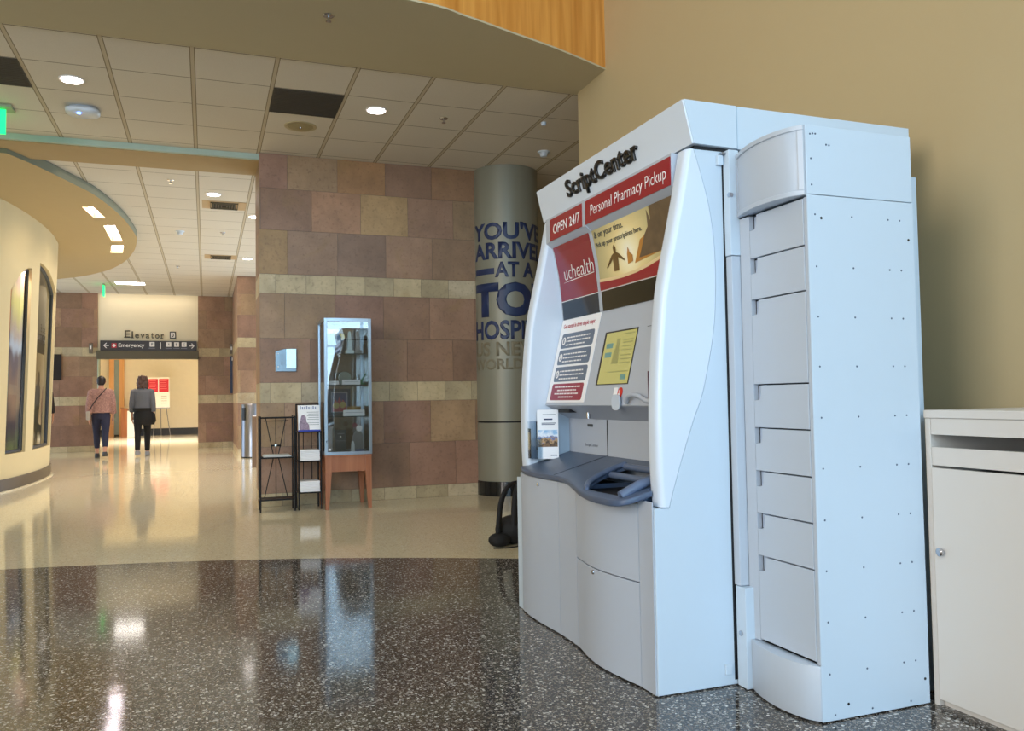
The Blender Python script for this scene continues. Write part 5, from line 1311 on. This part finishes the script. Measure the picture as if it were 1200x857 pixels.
# ================================================================== PEOPLE
def ellring(c, rx, ry, n=18, tilt=None, p=2.2):
    out = []
    for k in range(n):
        a = 2*math.pi*k/n; ca, sa = math.cos(a), math.sin(a)
        q = Vector((math.copysign(abs(ca)**(2/p), ca)*rx, math.copysign(abs(sa)**(2/p), sa)*ry, 0))
        if tilt is not None: q.rotate(tilt)
        out.append(tuple(Vector(c)+q))
    return out
def remesh_to(mb, name, m, parent, voxel=.010, smooth=4, loc=(0, 0, 0), rot=0):
    me = bpy.data.meshes.new(name); me.from_pydata(mb.v, [], mb.f)
    bm = bmesh.new(); bm.from_mesh(me); bmesh.ops.recalc_face_normals(bm, faces=bm.faces[:]); bm.to_mesh(me); bm.free()
    o = bpy.data.objects.new(name, me); COL.objects.link(o)
    r = o.modifiers.new('r', 'REMESH'); r.mode = 'VOXEL'; r.voxel_size = voxel; r.use_smooth_shade = True
    s = o.modifiers.new('s', 'SMOOTH'); s.iterations = smooth; s.factor = .5
    dg = bpy.context.evaluated_depsgraph_get(); dg.update()
    me2 = bpy.data.meshes.new_from_object(o.evaluated_get(dg)); bpy.data.objects.remove(o)
    for p in me2.polygons: p.use_smooth = True
    me2.transform(Matrix.Rotation(rot, 4, 'Z'))
    ob = bpy.data.objects.new(name, me2); COL.objects.link(ob); me2.materials.append(m)
    ob.parent = parent
    return ob
def limb(mb, pts, rad, n=12): 
    mb.tube(pts, rad, n)
    mb.loft(blob(*pts[0], rad[0], rad[0], rad[0], 10, 6, 2)); mb.loft(blob(*pts[-1], rad[-1], rad[-1], rad[-1], 10, 6, 2))
def hand(mb, w, d, side, S=1.0, vox=1):
    """palm and five bent fingers hanging from wrist w; d = forward direction sign of the curl"""
    w = Vector(w)
    palm = [w, w+Vector((0, .008*d, -.045)), w+Vector((0, .012*d, -.09))]
    rings = []
    for i, p in enumerate(palm): rings.append(ellring(p, .017, .026+.013*min(i, 1), 12))
    mb.loft(rings)
    for k, (off, ln, r) in enumerate(((-.030, .068, .0085), (-.010, .080, .009), (.010, .076, .0088), (.029, .060, .0078))):
        b = w+Vector((0, .012*d+off, -.085)); c = b+Vector((-side*.006, .008*d, -ln*.55)); e = c+Vector((-side*.016, .010*d, -ln*.45))
        mb.tube([b, c, e], [r, r*.95, r*.8], 8)
    t0 = w+Vector((-side*.004, .030*d, -.030)); mb.tube([t0, t0+Vector((-side*.012, .028*d, -.028)), t0+Vector((-side*.018, .034*d, -.058))], [.012, .0105, .009], 8)
def person(loc, rot, label, skin, hairm, H=1.68, shirt=None, pants=None, walk=0., hair='short', head_turn=0., coat=None, capri=False, shoes=None, loose=0.):
    """figure faces +Y in its own frame; its back is towards the photographer"""
    root = thing('person', loc, label, 'person'); root.rotation_euler = (0, 0, rot)
    s = H/1.68
    hipz, shz, nz = .90*s, 1.38*s, 1.44*s
    lh, rh = Vector((-.085*s, 0, hipz)), Vector((.085*s, 0, hipz))
    # walking legs: left foot forward/back by walk
    st = walk
    def leg(h, f):
        knee = Vector((h.x*1.0, f*.55+.02, .49*s)); ank = Vector((h.x*.95, f, .085*s+(max(0, -f)*.25)))
        return h, knee, ank
    LG = [leg(lh, st), leg(rh, -st)]
    shL, shR = Vector((-.172*s, 0, shz-.015)), Vector((.172*s, 0, shz-.015))
    ARM = []
    for sh, sg, sw in ((shL, -1, -st*.6), (shR, 1, st*.6)):
        el = Vector((sh.x+sg*.034, -.02+sw*.3, 1.10*s)); wr = Vector((sh.x+sg*.040, .04+sw*.8, .86*s)); ARM.append((sh, el, wr, sg))
    # ---- body, one continuous surface
    b = MB()
    b.loft([ellring((0, 0, z*s), rx*s, ry*s) for z, rx, ry in ((.84, .14, .10), (.92, .158, .115), (1.02, .132, .10), (1.12, .125, .095), (1.25, .150, .108), (1.34, .160, .100), (1.40, .11, .075), (1.44, .055, .055))])
    b.tube([(0, 0, 1.40*s), (0, .01, 1.47*s), (0, .015, 1.53*s)], [.056*s, .050*s, .05*s], 14)
    hc = Vector((0, .025, 1.575*s))
    b.loft([ellring(hc+Vector((0, .0, z*s)), rx*s, ry*s, 18, p=2.0) for z, rx, ry in ((-.095, .030, .035), (-.075, .048, .062), (-.03, .066, .085), (.02, .074, .095), (.06, .068, .088), (.09, .045, .058), (.104, .01, .012))])
    hm = Matrix.Rotation(head_turn, 4, 'Z')
    def hd(v): q = hm @ Vector(v); return (hc+q*s)
    b.tube([hd((0, .088, .015)), hd((0, .112, -.018)), hd((0, .092, -.03))], [.010, .014, .010], 8)   # nose
    b.tube([hd((-.022, .088, -.052)), hd((.022, .088, -.052))], [.008, .008], 8)                         # lips
    b.tube([hd((0, .06, -.085)), hd((0, .082, -.078))], [.02, .016], 8)                                 # chin
    for sg in (-1, 1): b.tube([hd((sg*.074, .0, .02)), hd((sg*.08, -.008, -.0)), hd((sg*.072, 0, -.025))], [.010, .014, .008], 8)
    for h, k, a in LG: limb(b, [h, h.lerp(k, .5), k, k.lerp(a, .35), a], [.088*s, .072*s, .054*s, .052*s, .034*s])
    for h, k, a in LG: b.loft([ellring(a+Vector((0, y, z)), rx, rz, 10, None) for y, z, rx, rz in ((0, .0, .034, .04), (.02, -.05, .036, .07), (.03, -.07, .038, .10))])
    for sh, el, wr, sg in ARM:
        limb(b, [sh, sh.lerp(el, .5), el, el.lerp(wr, .35), wr], [.046*s, .040*s, .034*s, .033*s, .021*s]); hand(b, wr, 1, sg)
    remesh_to(b, 'body', skin, root, .008, 2)
    # ---- trousers
    b = MB(); g = .012
    b.loft([ellring((0, 0, z*s), (rx)*s+g, (ry)*s+g) for z, rx, ry in ((.80, .12, .09), (.86, .150, .108), (.93, .155, .112), (1.0, .138, .104))])
    for h, k, a in LG:
        e = k.lerp(a, .72) if capri else a+Vector((0, 0, .02))
        b.tube([h+Vector((0, 0, -.01)), h.lerp(k, .5), k, k.lerp(a, .4), e], [.098*s, .086*s, .064*s, .062*s, .048*s if capri else .05*s], 16)
    remesh_to(b, 'trousers', pants, root, .010, 3)
    # ---- top
    b = MB(); g = .018+loose
    lo = .93 if loose else .98
    b.loft([ellring((0, 0, z*s), rx*s+g, ry*s+g*.8) for z, rx, ry in ((lo, .150, .112), (1.04, .136, .102), (1.12, .132, .097), (1.25, .152, .108), (1.34, .158, .100), (1.395, .12, .078), (1.43, .055, .055))])
    for sh, el, wr, sg in ARM:
        e = el.lerp(wr, .72)
        b.tube([sh+Vector((-sg*.03, 0, 0)), sh, sh.lerp(el, .5), el, e], [.05*s+g*.6, .052*s+g*.5, .046*s+g*.6, .042*s+g*.6, .036*s+g*.7], 14)
    remesh_to(b, 'shirt', shirt, root, .010, 3)
    # ---- hair
    b = MB()
    if hair == 'short':
        b.loft([ellring(hc+Vector((0, dy*s, z*s)), rx*s, ry*s, 20, p=2.0) for z, rx, ry, dy in ((-.075, .050, .030, -.05), (-.04, .074, .060, -.038), (.0, .084, .086, -.020), (.05, .084, .098, -.008), (.09, .064, .078, -.005), (.122, .02, .03, 0))])
    else:
        random.seed(5)
        b.loft([ellring(hc+Vector((0, dy*s, z*s)), rx*s, ry*s, 20, p=2.0) for z, rx, ry, dy in ((-.155, .07, .035, -.06), (-.11, .098, .062, -.048), (-.04, .104, .082, -.038), (.03, .098, .098, -.018), (.085, .072, .086, -.008), (.12, .02, .03, 0))])
        for k in range(46):
            a = random.uniform(math.pi*.95, math.pi*2.05); z = random.uniform(-.16, .09); r = .095 if z < 0 else .085-.3*max(0, z-.03)
            p = hc+Vector((math.cos(a)*r, math.sin(a)*.085-.03, z))*s; q = random.uniform(.018, .028)
            b.loft(blob(p.x, p.y, p.z, q, q, q*1.2, 8, 6, 2))
    remesh_to(b, 'hair', hairm, root, .009, 2)
    # ---- shoes
    for h, k, a in LG:
        b = MB(); z0 = a.z-.085*s
        b.loft([ellring((a.x, a.y+cy_, z0+z), rx, ry, 14) for z, rx, ry, cy_ in ((0.002, .045, .115, .045), (.03, .047, .118, .045), (.055, .042, .095, .03), (.085, .036, .05, .0))])
        remesh_to(b, 'shoe', shoes, root, .008, 2)
    if coat is not None:
        b = MB()
        b.tube([(x*s, y*s, .985*s) for x, y in [(math.cos(t*math.pi/12)*.172, math.sin(t*math.pi/12)*.135) for t in range(24)]], .026, 8, closed=True)
        rows = []
        for z, rx, ry in ((.99, .168, .13), (.88, .186, .14), (.76, .19, .145), (.66, .165, .13)):
            rows.append([( -math.cos(math.pi*t/14)*rx*s+.02, -math.sin(math.pi*t/14)*ry*s, z*s+.02*math.sin(t*1.9)) for t in range(15)]+[( math.cos(math.pi*t/14)*(rx-.03)*s+.02, -math.sin(math.pi*t/14)*(ry-.03)*s, z*s+.02*math.sin(t*1.9)) for t in range(15)])
        b.loft(rows, smooth=True)
        b.tube([(.17*s, 0, .97*s), (.205*s, -.02, .86*s), (.215*s, -.01, .74*s), (.19*s, 0, .66*s)], [.03, .045, .05, .03], 10)
        remesh_to(b, 'tied_jacket', coat, root, .010, 3)
    return root, ARM
m_skin = mat('warm_skin', (206, 150, 122), .5, var=.05)
m_floral = mat('rust_floral_cotton', (166, 124, 114), .8, var=.75, scale=42)
P1, arm1 = person((-1.80, 16.75, 0), .05, 'person in a loose rust-patterned top and dark blue cropped jeans', m_skin, mat('near_black_hair', (34, 22, 20), .5, var=.3, scale=40), 1.49,
    shirt=m_floral, pants=mat('indigo_denim', (34, 36, 62), .75, var=.12, scale=40), walk=.15, hair='short', capri=True, shoes=mat('dark_sneaker', (60, 60, 62), .6), loose=.025)
P2, arm2 = person((-1.12, 16.95, 0), -.05, 'curly-haired person in a grey top and black trousers, jacket tied at the waist', m_skin, mat('brown_curls', (84, 58, 48), .55, var=.4, scale=50), 1.50,
    shirt=mat('grey_jersey', (98, 100, 108), .8, var=.1, scale=30), pants=mat('black_trousers', (14, 13, 15), .8), walk=-.11, hair='curly', head_turn=.9, coat=mat('black_jacket', (12, 12, 14), .75), shoes=mat('grey_white_sneaker', (150, 152, 158), .6))
P3, arm3 = person((-3.02, 18.3, 0), .0, 'person in dark top and blue jeans mostly hidden behind the curved wall', m_skin, mat('auburn_hair', (110, 62, 40), .55, var=.3, scale=40), 1.50,
    shirt=mat('dark_brown_top', (40, 32, 34), .8), pants=mat('blue_denim', (46, 62, 98), .75), walk=.03, hair='short', shoes=mat('black_shoe', (24, 24, 26), .5))
# crossbody bag of the first walker
SB = thing('shoulder_bag', (-1.99, 16.8, .72), 'small pale shoulder bag on a dark strap worn by the walker in the patterned top', 'bag')
build(MB().box(-2.03, -1.965, 16.60, 16.74, .70, .86, .02, 3), 'pouch', mat('pale_leather', (176, 164, 150), .5), SB)
build(MB().tube(crom([(-1.99, 16.66, .85), (-1.92, 16.605, .98), (-1.83, 16.590, 1.11), (-1.75, 16.615, 1.21), (-1.71, 16.70, 1.275)], 6), .009, 6), 'strap', mat('dark_strap', (50, 34, 34), .6), SB)

# ================================================================== corridor lighting (an added corridor fill, then cove and hallway)
area('corridor_fill', (-.35, 13.2, CEIL-.04), (-.35, 13.2, 0), 2.2, 8.4, 62, (1, .84, .68), 112)  # added fill across the corridor ceiling, no fixture there
area('cove_wash', (-1.15, YF-.28, CEIL-.03), (-1.15, YF+.1, 2.3), 1.9, .08, 2.6, (1, .86, .68))
area('hallway_lamp', (-1.2, 23.5, 2.66), (-1.2, 23.5, 0), 2.0, 3.0, 150, (1, .95, .90), 125)
